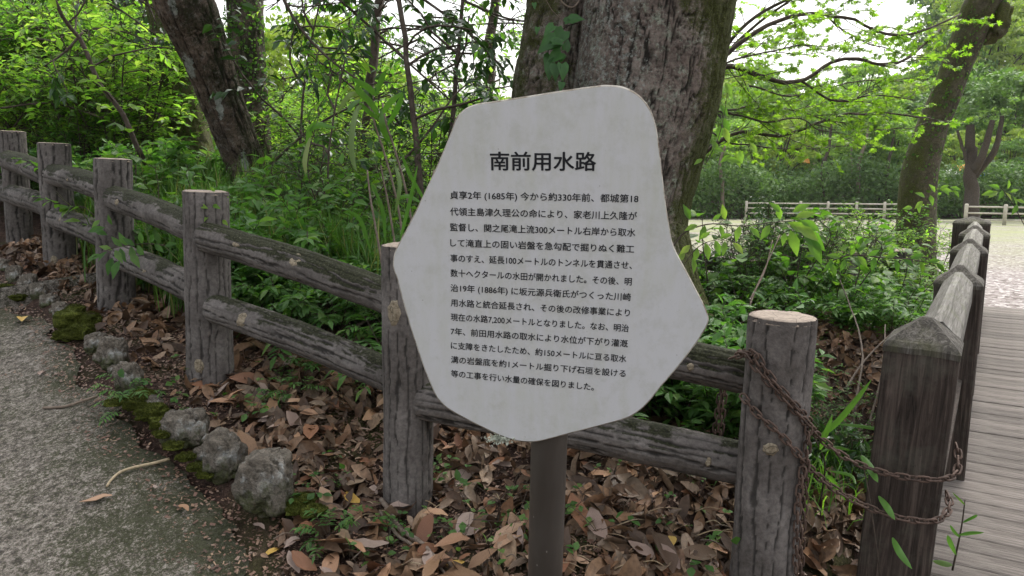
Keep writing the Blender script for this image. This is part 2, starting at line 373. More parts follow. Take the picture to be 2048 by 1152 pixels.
def wood_mat(name, cols, axis, rough=.85):
    t = NT(name); sc = [1, 1, 1]; sc = tuple(.05 if k == axis else 1 for k in range(3))
    v = t.coords(sc); v1 = t.coords(); a = t.noise(v, 60, 5, .65, 1.5); b = t.noise(v1, 5, 5, .7); s = t.noise(v1, 60, 4, .8)
    c = t.ramp(a, [(.3, cols[0]), (.5, cols[1]), (.72, cols[2])]); c = t.mix(1.0, c, t.ramp(t.orand(), [(0, .8), (1, 1.2)]), 'MULTIPLY')
    c = t.mix(t.ramp(b, [(.5, 0.0), (.68, .6)]), c, cols[3])
    c = t.mix(t.ramp(s, [(.6, 0.0), (.75, .5)]), c, tuple(x * .4 for x in cols[0]))
    return t.done(t.pbr(c, rough, .2, t.bump(t.math('ADD', a, t.math('MULTIPLY', s, .4)), .9, .006)))
M['bpost'] = wood_mat('dark_imitation_timber', [(.014, .011, .009), (.048, .036, .030), (.11, .085, .072), (.10, .098, .078)], 2)
M['cap'] = wood_mat('weathered_grey_cap', [(.03, .027, .022), (.085, .076, .065), (.19, .175, .155), (.10, .10, .05)], 2)
M['brail'] = wood_mat('weathered_grey_beam', [(.075, .068, .058), (.18, .168, .15), (.30, .285, .26), (.11, .12, .06)], 1)
M['plank'] = wood_mat('grey_deck_plank', [(.05, .042, .037), (.135, .117, .105), (.215, .19, .174), (.16, .145, .13)], 0)
t = NT('pale_fence_timber'); n = t.noise(t.coords(), 8, 4)
M['pale'] = t.done(t.pbr(t.ramp(n, [(.3, (.42, .38, .31)), (.7, (.56, .52, .45))]), .8, .2))

# ------------------------------------------------------------------ terrain height
POSTS = [  # top px, base px, depth, width px
    (25, 263, 40, 478, 5.75, 56), (108, 287, 122, 525, 4.95, 69), (226, 318, 234, 612, 4.2, 78),
    (411, 383, 421, 765, 3.35, 93), (812, 490, 818, 1012, 2.68, 98), (1565, 632, 1519, 1232, 2.24, 133)]
ctrl = [W(p[2], p[3], p[4]) for p in POSTS]
STONE_LINE = [(530, 1035, 2.55), (450, 962, 2.72), (375, 893, 2.9), (285, 812, 3.1), (225, 745, 3.35), (190, 705, 3.55), (120, 635, 4.0), (90, 610, 4.2), (55, 585, 4.45), (0, 530, 4.95)]
sl = [W(*p) for p in STONE_LINE]
ctrl += sl
ctrl += [W(0, 1152, 2.2), W(480, 1140, 2.3), W(0, 800, 3.2), W(200, 950, 2.65), W(700, 1145, 2.27), W(1100, 1148, 2.2), W(1400, 1148, 2.2),
         W(620, 715, 3.5), W(950, 880, 2.95), W(1250, 905, 2.75), W(1430, 990, 2.5), W(1690, 1130, 2.45), W(1700, 985, 2.9),
         W(515, 418, 6.2), W(360, 300, 9.5), W(30, 300, 10), W(1700, 640, 5.9), W(1500, 600, 6.3), W(1400, 590, 6.6), W(1990, 640, 7.0), W(1000, 560, 6.6),
         W(700, 450, 9.0)]
ctrl += [np.array(p) for p in [(-.6, 0, .18), (0, -3, .05), (-4, -3, .3), (3, -3, 0), (3, 1, .1), (6, 3, .1), (-6, 2, 1.0), (-12, 8, 1.7), (-12, 16, 1.9), (0, 12, .35), (8, 9, .05), (6, 12, -.05), (12, 6, 0), (-5, 20, 1.2), (5, 20, -.4), (14, 20, -.5)]]
CT = np.array(ctrl)
def _k(d2): return .5 * d2 * np.log(d2 + 1e-9)
_d2 = ((CT[:, None, :2] - CT[None, :, :2]) ** 2).sum(-1)
_n = len(CT); _A = np.zeros((_n + 3, _n + 3)); _A[:_n, :_n] = _k(_d2) + np.eye(_n) * .02
_A[:_n, _n] = 1; _A[:_n, _n + 1:] = CT[:, :2]; _A[_n:, :_n] = _A[:_n, _n:].T
_w = np.linalg.solve(_A, np.r_[CT[:, 2], 0, 0, 0])
def sst(a, b, x): t_ = np.clip((x - a) / (b - a), 0, 1); return t_ * t_ * (3 - 2 * t_)
CD = np.array([-.82, .57]); CN = np.array([.57, .82]); CC = np.array([2.05, 3.75])
def lot(x, y): return .10 - .046 * (np.clip(y, -6, 52) - 7)
def Hbase(x, y):
    x = np.asarray(x, float); y = np.asarray(y, float)
    P = np.stack([x, y], -1); d2 = ((P[..., None, :] - CT[:, :2]) ** 2).sum(-1)
    h = (_k(d2) * _w[:_n]).sum(-1) + _w[_n] + _w[_n + 1] * x + _w[_n + 2] * y
    lt = lot(x, y) + .045 * np.clip(-x - 4, 0, 60)
    k = sst(8, 16, y) * sst(-9, -1, x); k = np.maximum(k, sst(13, 22, y)); k = np.maximum(k, sst(4, 9, x) * sst(3, 7, y)); k = np.maximum(k, sst(6, 11, np.abs(x + 1) - 0 * y) * (1 - sst(-20, -8, x) * 0) * sst(-15, 3, y) * (x > 0))
    r = np.hypot(x, y); k = np.maximum(k, sst(16, 24, r))
    h = h * (1 - k) + lt * k
    # hill behind the lot
    hd = y - 50 + .12 * np.abs(x - 25)
    h = h + np.clip(hd, 0, 45) * (.10 + .16 * sst(22, 60, x)) * sst(0, 10, hd)
    return h
def carve(x, y):
    dx = np.asarray(x, float) - CC[0]; dy = np.asarray(y, float) - CC[1]
    s = dx * CD[0] + dy * CD[1]; q = dx * CN[0] + dy * CN[1]
    return 1.15 * (1 - sst(.35, 1.25, np.abs(q + .1 * np.sin(s * 3)))) * (1 - sst(1.6, 3.6, s)) * (1 - sst(6, 9, -s))
def H(x, y):
    x = np.asarray(x, float); y = np.asarray(y, float); sh = x.shape
    xf, yf = x.ravel(), y.ravel(); out = np.empty(xf.shape)
    for i in range(0, len(xf), 20000):
        a, b = xf[i:i + 20000], yf[i:i + 20000]; out[i:i + 20000] = Hbase(a, b) - carve(a, b)
    return out.reshape(sh)
def Hs(x, y): return float(H(np.array([x]), np.array([y]))[0])

def grid(xs, ys):
    X, Y = np.meshgrid(xs, ys); n, m = X.shape
    i = np.arange(n - 1)[:, None] * m + np.arange(m - 1)[None]
    return X, Y, np.stack([i, i + 1, i + m + 1, i + m], -1).reshape(-1, 4)
def expand(a, step, lim, g=1.12):
    o = [a]; 
    while abs(o[-1]) < lim: o.append(o[-1] + step); step *= g
    return np.array(o)
xs = np.concatenate([expand(-5.5, -.06, 900)[1:][::-1], np.arange(-5.5, 5.51, .045), expand(5.5, .06, 900)[1:]])
ys = np.concatenate([expand(.9, -.08, 500)[1:][::-1], np.arange(.9, 9, .045), expand(9.0, .06, 1200)])
X, Y, F = grid(xs, ys); Z = H(X, Y)
P3 = np.stack([X, Y, Z], -1)
near = (1 - sst(8, 14, np.hypot(X, Y)))
Z = Z + near * ((fbm(P3 * 2.2, 3) - .5) * .07 + (fbm(P3 * 9, 5) - .5) * .045)
# keep the ground well under the path and lot sheets
SL = np.array(sl)[:, :2]
ext = np.vstack([[-.62, .2], [-.66, 1.2], [-.72, 1.95], SL, SL[-1] + (SL[-1] - SL[-2]) * 12])
def path_side(x, y):
    """signed distance to the stone line, positive on the path"""
    x = np.asarray(x, float); y = np.asarray(y, float); best = np.full(x.shape, 1e9); sg = np.zeros(x.shape)
    for a, b in zip(ext[:-1], ext[1:]):
        d = b - a; L = d.dot(d); tt = np.clip(((x - a[0]) * d[0] + (y - a[1]) * d[1]) / L, 0, 1)
        ex = x - a[0] - tt * d[0]; ey = y - a[1] - tt * d[1]; ds = np.hypot(ex, ey)
        cr = d[0] * (y - a[1]) - d[1] * (x - a[0]); m = ds < best; best = np.where(m, ds, best); sg = np.where(m, np.sign(cr), sg)
    return best * sg
ps = path_side(X, Y)
onpath = sst(-.02, .10, ps) * (Y < 12) * (Y > -6)
Zs = H(X, Y)
Z = Z * (1 - onpath) + (Zs - .05) * onpath
LOTE = np.array([W(1990, 632, 7.15)[:2], W(1700, 560, 9.2)[:2], W(1380, 545, 9.6)[:2], W(1000, 500, 11)[:2], W(500, 470, 14)[:2]])
def lot_in(x, y):
    ye = np.interp(x, LOTE[::-1, 0], LOTE[::-1, 1]); ye = np.where(x > LOTE[0, 0], LOTE[0, 1] - (x - LOTE[0, 0]) * .62, ye)
    return (y - ye)
D0 = W(1870, 690, 2.18); D5 = W(1944, 446, 7.0); DB = np.array([.528, .849]); DN = np.array([.849, -.528])
def deck_h(s_): return np.interp(s_, [-3, 0, 6], [D0[2] - .90, D0[2] - .90, D5[2] - .86])
ds_ = (X - D0[0]) * DB[0] + (Y - D0[1]) * DB[1]; dt_ = (X - D0[0]) * DN[0] + (Y - D0[1]) * DN[1]
ind = sst(-1.75, -1.45, ds_) * (1 - sst(6.2, 6.32, ds_)) * sst(-.2, -.1, dt_) * (1 - sst(2.35, 2.5, dt_))
Z = Z * (1 - ind) + np.minimum(Z, deck_h(ds_) - .22) * ind
aft = sst(5.9, 6.3, ds_) * (1 - sst(7.5, 9.5, ds_)) * sst(-1, 0, dt_) * (1 - sst(3, 5, dt_))
li = sst(.15, .6, lot_in(X, Y) - .0) * (Y < 51) * (X > -5) * (X < 75)
Z = Z - .07 * li
obj('ground', np.stack([X, Y, Z], -1).reshape(-1, 3), F, M['soil'], kind='structure')

# path sheet (follows the stone line, s along, t across)
so = spline(ext, 260)
dn = np.gradient(so, axis=0); dn /= np.linalg.norm(dn, axis=1)[:, None]; nn = np.stack([-dn[:, 1], dn[:, 0]], -1)
tt = np.concatenate([np.linspace(0, .6, 22), np.linspace(.65, 3.2, 34)])
wob = (fbm(np.stack([so[:, 0] * 5, so[:, 1] * 5, so[:, 0] * 0], -1), 4) - .5) * .22
tw = tt[None, :] + wob[:, None] * np.exp(-tt[None, :] * 3) + .08
PX = so[:, 0][:, None] + nn[:, 0][:, None] * tw; PY = so[:, 1][:, None] + nn[:, 1][:, None] * tw
n, m = PX.shape; i = np.arange(n - 1)[:, None] * m + np.arange(m - 1)[None]
PF = np.stack([i, i + 1, i + m + 1, i + m], -1).reshape(-1, 4)
PZ = H(PX, PY) - .022 + .014 * sst(0, .2, tt)[None, :] + (fbm(np.stack([PX * 3, PY * 3, PX * 0], -1), 8) - .5) * .02
edge = np.broadcast_to(np.exp(-tt * 4.5)[None, :], PX.shape)
obj('path', np.stack([PX, PY, PZ], -1).reshape(-1, 3), PF[:, ::-1] if False else PF, M['path'], kind='structure', attrs={'edge': edge})
# gravel lot sheet
lx = np.concatenate([np.linspace(-5, 12, 110), np.linspace(12.4, 75, 90)]); ly = np.linspace(0, 1, 110) ** 1.7
LX = np.broadcast_to(lx[None, :], (110, len(lx))); ye = LX * 0 + np.interp(lx, LOTE[::-1, 0], LOTE[::-1, 1])[None]; ye = np.where(LX > LOTE[0, 0], LOTE[0, 1] - (LX - LOTE[0, 0]) * .62, ye)
LY = ye + .1 + (fbm(np.stack([LX * 2, LX * 0, LX * 0], -1), 2) - .5) * .5 + ly[:, None] * (50.5 - ye)
n, m = LX.shape; i = np.arange(n - 1)[:, None] * m + np.arange(m - 1)[None]
LZ = H(LX, LY) - .008 + (fbm(np.stack([LX * .8, LY * .8, LX * 0], -1), 2) - .5) * .03
obj('gravel_lot', np.stack([LX, LY, LZ], -1).reshape(-1, 3), np.stack([i, i + 1, i + m + 1, i + m], -1).reshape(-1, 4), M['gravel'], kind='structure')

# ------------------------------------------------------------------ log-look pieces
def log_mesh(P, Rr, nu, nv, seed, nl=9, gd=.006, roundstart=0, roundend=0):
    PR = spline(np.column_stack([np.asarray(P, float), np.broadcast_to(Rr, (len(P),))]), nv)
    P, Rr = PR[:, :3], PR[:, 3].copy()
    L = np.concatenate([[0], np.cumsum(np.linalg.norm(np.diff(P, axis=0), axis=1))])
    th = np.arange(nu) / nu * 2 * np.pi
    if roundstart: q = np.clip(L / roundstart, 0, 1); Rr *= np.sqrt(np.clip(1 - (1 - q) ** 2, .02, 1))
    if roundend: q = np.clip((L[-1] - L) / roundend, 0, 1); Rr *= np.sqrt(np.clip(1 - (1 - q) ** 2, .02, 1))
    T, A, B = frames(P)
    TH, LL = np.meshgrid(th, L)
    cx, sx = np.cos(TH), np.sin(TH)
    q = np.stack([cx * 1.2 + seed, sx * 1.2, LL * 5.0], -1)
    ph = TH / (2 * np.pi) * nl + (fbm(q * np.array([1, 1, .45]), seed, 3) - .5) * 2.1 + .6 * (fbm(q * np.array([2, 2, 2.6]), seed + 3, 3) - .5)
    ph = ph + .22 * (vn(np.stack([cx * 20, sx * 20, LL * 50], -1), seed + 8) - .5)
    fr = np.abs(ph - np.floor(ph) - .5)          # 0 at groove
    kk_ = (seed * 37 % 10) / 10; wd = .055 + (.12 + .10 * kk_) * vn(np.stack([cx * 2, sx * 2, LL * 7], -1), seed + 5)
    g = 1 - sst(wd * .45, wd, fr)
    g = g * (.75 + .25 * kk_) * sst(.04 + .12 * kk_, .26 + .14 * kk_, vn(np.stack([np.floor(ph) * 3.7, LL * 3.5, LL * 0 + seed], -1), seed + 9))
    fine = fbm(np.stack([cx * 6, sx * 6, LL * 12], -1), seed + 2, 3) - .5
    lump = fbm(np.stack([cx * 1.5, sx * 1.5, LL * 3], -1), seed + 4, 2) - .5
    r = Rr[:, None] * (1 + .10 * lump) - gd * g + .006 * fine
    V = P[:, None] + r[..., None] * (cx[..., None] * A[:, None] + sx[..., None] * B[:, None])
    n, k = nv, nu; i = np.arange(n - 1)[:, None] * k; j = np.arange(k)[None]; j2 = (j + 1) % k
    Q = np.stack([i + j, i + j2, i + k + j2, i + k + j], -1).reshape(-1, 4)
    return V.reshape(-1, 3), Q, g.ravel(), V, T
def cap_disc(ring, c, nrm, seed, name, parent, inset=.004, mat='sawn'):
    """slightly domed sawn face inside an end ring"""
    rings = [1.0, .97, .85, .6, .35, .12]; hs_ = [-.012, .0, .003, .004, .003, .002]
    k = len(ring); V = []; at = []
    for s_, h_ in zip(rings, hs_):
        rr = c + (ring - c) * s_
        rr = rr + nrm * (h_ + (.004 * (vn(rr * 25, seed) - .5) if s_ < 1 else 0))[..., None] if s_ < 1 else rr + nrm * h_
        V.append(rr); at += [s_] * k
    V.append((c + nrm * .002)[None]); at.append(0)
    V = np.vstack(V); j = np.arange(k); j2 = (j + 1) % k
    Q = np.vstack([np.stack([a * k + j, a * k + j2, (a + 1) * k + j2, (a + 1) * k + j], -1) for a in range(len(rings) - 1)])
    a = len(rings) - 1; T = np.stack([a * k + j, a * k + j2, np.full(k, len(V) - 1)], -1)
    return obj(name, V, [Q, T], M[mat], parent, attrs={'ring': at}, smooth=True)
def knot(parent, A, B, r, px, py, sx, sy, seed):
    """raised sawn knot on the log A-B where the camera sees pixel px,py"""
    A, B = np.array(A), np.array(B); o = np.array([0, 0, EYE]); d = W(px, py, 1) - o; d /= np.linalg.norm(d)
    u = B - A; w0 = o - A; a, b, c_, dd, e = d.dot(d), d.dot(u), u.dot(u), d.dot(w0), u.dot(w0)
    s = (a * e - b * dd) / (a * c_ - b * b); q = A + u * s
    t_ = (q - o).dot(d); near_ = o + d * t_; off = near_ - q; un = u / np.linalg.norm(u)
    off -= un * off.dot(un); L = min(np.linalg.norm(off), r * .95); back = -d - un * (-d).dot(un); back /= np.linalg.norm(back)
    nrm = off / (np.linalg.norm(off) + 1e-9) * L + back * math.sqrt(max(r * r - L * L, 0)); nrm /= np.linalg.norm(nrm)
    c = q + nrm * r * 1.0; z = (c - o).dot(W(1024, 576, 1) - o)
    ax = np.cross(un, nrm); k = 16; th = np.arange(k) / k * 2 * np.pi
    wob_ = 1 + .3 * (np.array([_h(np.array(i), np.array(0), np.array(0), seed) for i in range(k)]) - .5)
    V = []
    for s_, h_ in ((1.45, -.008), (1.15, .001), (.92, .005), (.6, .006), (.25, .005)):
        V.append(c + nrm * h_ + (np.cos(th) * wob_ * sx * .82 / FOC * z)[:, None] * ax * s_ + (np.sin(th) * wob_ * sy * .82 / FOC * z)[:, None] * un * s_)
    V.append((c + nrm * .005)[None]); V = np.vstack(V); j = np.arange(k); j2 = (j + 1) % k
    Q = np.vstack([np.stack([a_ * k + j, a_ * k + j2, (a_ + 1) * k + j2, (a_ + 1) * k + j], -1) for a_ in range(4)])
    T = np.stack([4 * k + j, 4 * k + j2, np.full(k, len(V) - 1)], -1)
    return obj('knot', V, [Q, T], M['knot'], parent)

fence = empty('log_fence', (0, 0, 0), 'grey imitation-log fence with mossy rails running from the left edge past the white sign', 'fence')
PO = []
for i, (tx, ty, bx, by, z, w) in enumerate(POSTS):
    b = W(bx, by, z); tp = above(tx, ty, b); zc = z
    ang = math.atan2(abs(tx - 1024), FOC); r = w / FOC * zc * math.cos(ang) / 2
    d = (tp - b); low = b - d / np.linalg.norm(d) * .3
    n_ = 120 if z < 3.6 else 72
    V, Q, g, G, T = log_mesh([low, (low + tp) / 2, tp], [r * 1.05, r * 1.0, r * .98], n_, int(n_ * 1.6), 11 + i * 13, nl=15, gd=.006)
    p = obj('post', V, Q, M['post'], fence, attrs={'groove': g})
    cap_disc(G[-1], G[-1].mean(0), T[-1], i, 'cut_end', p)
    PO.append((low, tp, r, p))
RAILS = [  # x0,y0,z0, x1,y1,z1, dia px at far end width, top?
    (-60, 296, 6.4, 22, 316, 5.8, 40, 1), (14, 320, 5.6, 100, 352, 5.0, 42, 1), (104, 348, 4.82, 222, 384, 4.25, 46, 1), (224, 395, 4.05, 400, 462, 3.45, 54, 1), (400, 470, 3.2, 806, 604, 2.72, 64, 1), (812, 622, 2.6, 1550, 758, 2.26, 78, 1),
    (-60, 360, 6.4, 28, 390, 5.8, 40, 0), (20, 388, 5.6, 112, 420, 5.0, 40, 0), (110, 434, 4.82, 236, 486, 4.25, 46, 0), (240, 512, 4.05, 410, 590, 3.45, 54, 0), (418, 612, 3.2, 806, 762, 2.72, 62, 0), (826, 798, 2.6, 1540, 940, 2.26, 82, 0)]
RO = []
for i, (x0, y0, z0, x1, y1, z1, dp, top) in enumerate(RAILS):
    a = W(x0, y0, z0); b = W(x1, y1, z1); r = .5 * dp / FOC * (z0 + z1) / 2
    mid = (a + b) / 2 + np.array([0, 0, .012]); n_ = 88 if z1 < 3.6 else 56
    V, Q, g, G, T = log_mesh([a, mid, b], [r, r * 1.04, r], n_, int(n_ * 2.4), 101 + i * 7, nl=12, gd=.006, roundstart=.05)
    p = obj('rail', V, Q, M['toprail' if top else 'rail'], fence, attrs={'groove': g}); RO.append((a, b, r, p))
for (k, px, py, sx, sy) in ((4, 787, 618, 14, 24), (3, 397, 722, 11, 16), (5, 1543, 877, 15, 13), (1, 108, 518, 7, 12)):
    low, tp, r, p = PO[k]; knot(p, low, tp, r, px, py, sx, sy, k)
for (k, px, py, sx, sy) in ((3, 258, 414, 6, 8), (4, 497, 491, 12, 13), (4, 612, 527, 17, 17), (5, 1383, 735, 8, 8), (8, 144, 447, 6, 6), (9, 315, 549, 9, 9), (10, 505, 645, 14, 14), (11, 1418, 925, 9, 6), (2, 160, 364, 6, 6)):
    a, b, r, p = RO[k]; knot(p, a, b, r, px, py, sx, sy, k + 20)

# ------------------------------------------------------------------ sign
BM = np.array([[0.9896262, -0.01419701, 0.14296302], [0.05353183, 0.95988425, -0.27523911], [-0.13332038, 0.2800369, 0.9506866]])
cam2w = np.array([[1, 0, 0], [0, -sP, cP], [0, -cP, -sP]])
BR = cam2w @ BM                      # columns: right, down, into the board (world)
BO = W(1024 - .1141659 / 1.42 * FOC, 576 - .1727574 / 1.42 * FOC, 1.42)
EY = np.array([0, 0, EYE])
def on_board(px, py):
    d = W(px, py, 1) - EY; t_ = (BO - EY).dot(BR[:, 2]) / d.dot(BR[:, 2]); p = EY + d * t_ - BO
    return np.array([p.dot(BR[:, 0]), p.dot(BR[:, 1])])
def b2w(u, v, w=0): return BO + np.outer(u, BR[:, 0]) + np.outer(v, BR[:, 1]) + np.outer(np.broadcast_to(w, np.shape(u)), BR[:, 2])
OUT = [(903, 262), (910, 240), (922, 224), (938, 213), (957, 207), (985, 203), (1050, 193), (1120, 182), (1195, 171.5), (1222, 170.5), (1243, 173), (1262, 180), (1280, 192), (1296, 211), (1307, 234), (1314, 262), (1319, 300), (1325, 350), (1332, 410), (1339, 455), (1345, 485), (1355, 510), (1374, 545), (1395, 585), (1409, 612), (1416, 630), (1417, 643), (1411, 658), (1392, 688), (1358, 732), (1322, 774), (1296, 806), (1272, 827), (1248, 839), (1205, 851), (1150, 865), (1105, 877), (1080, 883), (1060, 885), (1036, 883), (1010, 876), (980, 863), (930, 838), (897, 819), (880, 804), (868, 786), (846, 732), (825, 670), (806, 605), (793, 556), (787, 540), (785.5, 525), (789, 505), (799, 484), (816, 452), (850, 383), (878, 322)]
q = np.array([on_board(*p) for p in OUT]); q = spline(np.vstack([q, q[:1]]), 260)[:-1]
cen = q.mean(0)
foot_dir = -BR[:, 1]                  # up along the sign
pole_top = b2w([on_board(1100, 700)[0]], [on_board(1100, 700)[1]], .045)[0]
sign = empty('information_sign', (float(pole_top[0]), float(pole_top[1]), .2), 'white seven-sided notice board with black Japanese text on a dark brown pole', 'sign')
k = len(q); TH_ = .012
V = []
for s_, w_ in ((.992, 0.0), (1.0, .0015), (1.0, TH_ - .002), (.994, TH_)):
    qq = cen + (q - cen) * s_; V.append(b2w(qq[:, 0], qq[:, 1], w_))
V = np.vstack(V); j = np.arange(k); j2 = (j + 1) % k
bm_front = V[:k]; 
import bmesh
def ngon_fill(pts):
    bm = bmesh.new(); vs = [bm.verts.new(p) for p in pts]; f = bm.faces.new(vs); bmesh.ops.triangulate(bm, faces=[f]); bm.verts.index_update()
    T_ = np.array([[v.index for v in f.verts] for f in bm.faces]); bm.free(); return T_
tf = ngon_fill(V[:k])
panel = obj('panel', V[:k], tf, M['panel'], sign, smooth=False)
Q = np.vstack([np.stack([a * k + j, a * k + j2, (a + 1) * k + j2, (a + 1) * k + j], -1) for a in range(3)])
obj('panel_rim', V, [Q, ngon_fill(V[3 * k:]) + 3 * k], M['edge'], panel, smooth=True)
# bracket plates behind the board and pole
D = BR[:, 1]
ptop = pole_top - D * .2; pbot = W(1095, 1400, 1.72)
dirp = D * 1.0; pbot = pole_top + (D + np.array([0, 0, 0])) * 1.35
# bend the pole end to the seen place
px_ = W(1096, 1152, 1.0) - EY; tt_ = (pbot[2] - 0) 
mb = MB(); mb.tube([ptop, pole_top, pole_top + D * .45, pole_top + D * 1.6], .0372, 40); 
mb.build('pole', M['pole'], sign)
for dv in (-.15, .12):
    mb = MB(); c = pole_top + D * dv
    Mx = np.eye(4); Mx[:3, 0] = BR[:, 0]; Mx[:3, 1] = BR[:, 1]; Mx[:3, 2] = BR[:, 2]; Mx[:3, 3] = c - BR[:, 2] * .045
    mb.box((-.09, -.02, TH_ + .001), (.09, .02, TH_ + .006), Mx); mb.build('bracket', M['pole'], sign, smooth=False)

def glyphs(txt, bold):
    co, T_ = glyphs0(txt); n = len(co); C_, F_ = [], []
    for i, a in enumerate(np.arange(6) / 6 * 2 * np.pi): C_.append(co + bold * np.array([math.cos(a), math.sin(a)])); F_.append(T_ + i * n)
    return np.vstack(C_), np.vstack(F_)
def glyphs0(txt):
    cu = bpy.data.curves.new('tmp', 'FONT'); cu.body = txt; cu.resolution_u = 3; o = bpy.data.objects.new('tmp', cu); COL.objects.link(o)
    me = bpy.data.meshes.new_from_object(o.evaluated_get(bpy.context.evaluated_depsgraph_get()))
    bpy.data.objects.remove(o); bpy.data.curves.remove(cu)
    n_ = len(me.vertices); co = np.zeros(n_ * 3); me.vertices.foreach_get('co', co); co = co.reshape(-1, 3)
    me.calc_loop_triangles(); T_ = np.zeros(len(me.loop_triangles) * 3, np.int32); me.loop_triangles.foreach_get('vertices', T_)
    bpy.data.meshes.remove(me); return co[:, :2], T_.reshape(-1, 3)
def text_line(name, txt, x0, x1, yc0, yc1, hgt, bold, w=-.0006):
    """fit a line of type between two pixel columns; yc = row of the line's centre at each end"""
    co, T_ = glyphs(txt, bold)
    a = on_board(x0, yc0); b = on_board(x1, yc1)
    lo, hi = co.min(0), co.max(0); cy = .38
    u = (co[:, 0] - lo[0]) / (hi[0] - lo[0]); vv = -(co[:, 1] - cy) * hgt
    P = a + (b - a) * u[:, None]; d = (b - a) / np.linalg.norm(b - a); nrm = np.array([-d[1], d[0]])
    P = P + vv[:, None] * nrm
    V = b2w(P[:, 0], P[:, 1], w - np.arange(len(P)) * 6 // len(P) * .00004)
    return obj(name, V, T_[:, ::-1], M['ink'], panel, smooth=False)
text_line('title_lettering', '南前用水路', 980, 1192.5, 322, 323, .0355, .018)
BODY = ['貞享2年 (1685年) 今から約330年前、都城第18', '代領主島津久理公の命により、家老川上久隆が', '監督し、関之尾滝上流300メートル右岸から取水', 'して滝直上の固い岩盤を急勾配で掘りぬく難工', '事のすえ、延長100メートルのトンネルを貫通させ、', '数十ヘクタールの水田が開かれました。その後、明', '治19年 (1886年) に坂元源兵衛氏がつくった川崎', '用水路と統合延長され、その後の改修事業により', '現在の水路7,200メートルとなりました。なお、明治', '7年、前田用水路の取水により水位が下がり灌漑', 'に支障をきたしたため、約150メートルに亘る取水', '溝の岩盤底を約1メートル掘り下げ石垣を設ける', '等の工事を行い水量の確保を図りました。']
LFT = [(900.2, 389.8), (900.2, 422.8), (900.2, 453.9), (900.6, 485.2), (901, 515.9), (901.1, 545.6), (901.1, 575.4), (901.5, 605.0), (901.5, 633.6), (901.5, 662.1), (901.9, 690.4), (902, 718.6), (902.1, 746.6)]
RGT = [(1277, 397.3), (1274, 432), (1271, 465), (1268.5, 498.1), (1264, 530.5), (1263.5, 563.1), (1261.9, 594.2), (1259.9, 625.6), (1257.6, 656.4), (1256, 687.2), (1253, 717.5), (1251.5, 747), (1188, 774)]
for s_, (x0, y0), (x1, y1) in zip(BODY, LFT, RGT): text_line('lettering', s_, x0, x1, y0, y1, .0160, .013)
# ------------------------------------------------------------------ footbridge
bd = np.array([.528, .849]); bn = np.array([.849, -.528])          # along, across (to the right)
BP = []                                                               # posts: base xy, top z, half width
for (cx_, ey_, z_, wpx) in ((1870, 690, 2.18, 152), (1918, 566, 3.45, 88), (1938, 504, 4.7, 66), (1949, 472, 5.75, 56)):
    t_ = W(cx_, ey_, z_); BP.append((t_, wpx / FOC * z_ / 2 * (.86 if z_ < 3 else .95)))
t5 = W(1944, 446, 7.0); BP.append((t5, .145))
bridge = empty('footbridge', (float(BP[0][0][0]), float(BP[0][0][1]), 0), 'timber-look footbridge with gabled grey handrail, capped dark posts and a plank deck', 'bridge')
def BMx(c, lean=(0, 0)):
    m = np.eye(4); m[:3, 0] = [bn[0], bn[1], 0]; m[:3, 1] = [bd[0], bd[1], 0]; m[:3, 2] = [lean[0], lean[1], 1]; m[:3, 3] = c; return m
def local_obj(name, mb_local, mat, parent, Mx, smooth=False, **kw):
    V, F = mb_local.arr(); o = bpy.data.objects.new(name, mesh_data(name, V, F, mat, smooth)); COL.objects.link(o)
    o.parent = parent; mm = Mx.copy(); mm[:3, 3] -= origin_of(parent); o.matrix_basis = Matrix(mm.tolist()); return tagp(o, **kw)
def rough_box(hw, z0, z1, ch=.006, seed=0, nz_=14):
    """chamfered, slightly grooved timber-look post in local axes"""
    nu = 9; pts = []
    for sx, sy, ax in ((-1, -1, 0), (1, -1, 1), (1, 1, 2), (-1, 1, 3)):
        c0 = np.array([sx, sy]) * hw; c1 = np.array([(1, -1), (1, 1), (-1, 1), (-1, -1)][ax]) * hw
        d = (c1 - c0); L = np.linalg.norm(d); d /= L
        for s_ in np.linspace(ch / L, 1 - ch / L, nu): pts.append(c0 + d * L * s_)
    pts = np.array(pts); k = len(pts); zs = np.linspace(z0, z1, nz_); V = []
    for z in zs:
        n = vn(np.column_stack([pts * 40, np.full(k, z * 2.0)]), seed) - .5
        rr = pts * (1 + (n * .03)[:, None]); V.append(np.column_stack([rr, np.full(k, z)]))
    V = np.vstack(V); j = np.arange(k); j2 = (j + 1) % k
    Q = np.vstack([np.stack([a * k + j, a * k + j2, (a + 1) * k + j2, (a + 1) * k + j], -1) for a in range(nz_ - 1)])
    mb = MB(); mb.add(V, Q); return mb
DECK0 = Hs(2.6, 2.0)
def deck_z(p):  # deck level follows the post tops
    s_ = (np.array(p[:2]) - BP[0][0][:2]).dot(bd); return np.interp(s_, [-3, 0, 6], [BP[0][0][2] - .90, BP[0][0][2] - .90, t5[2] - .86])
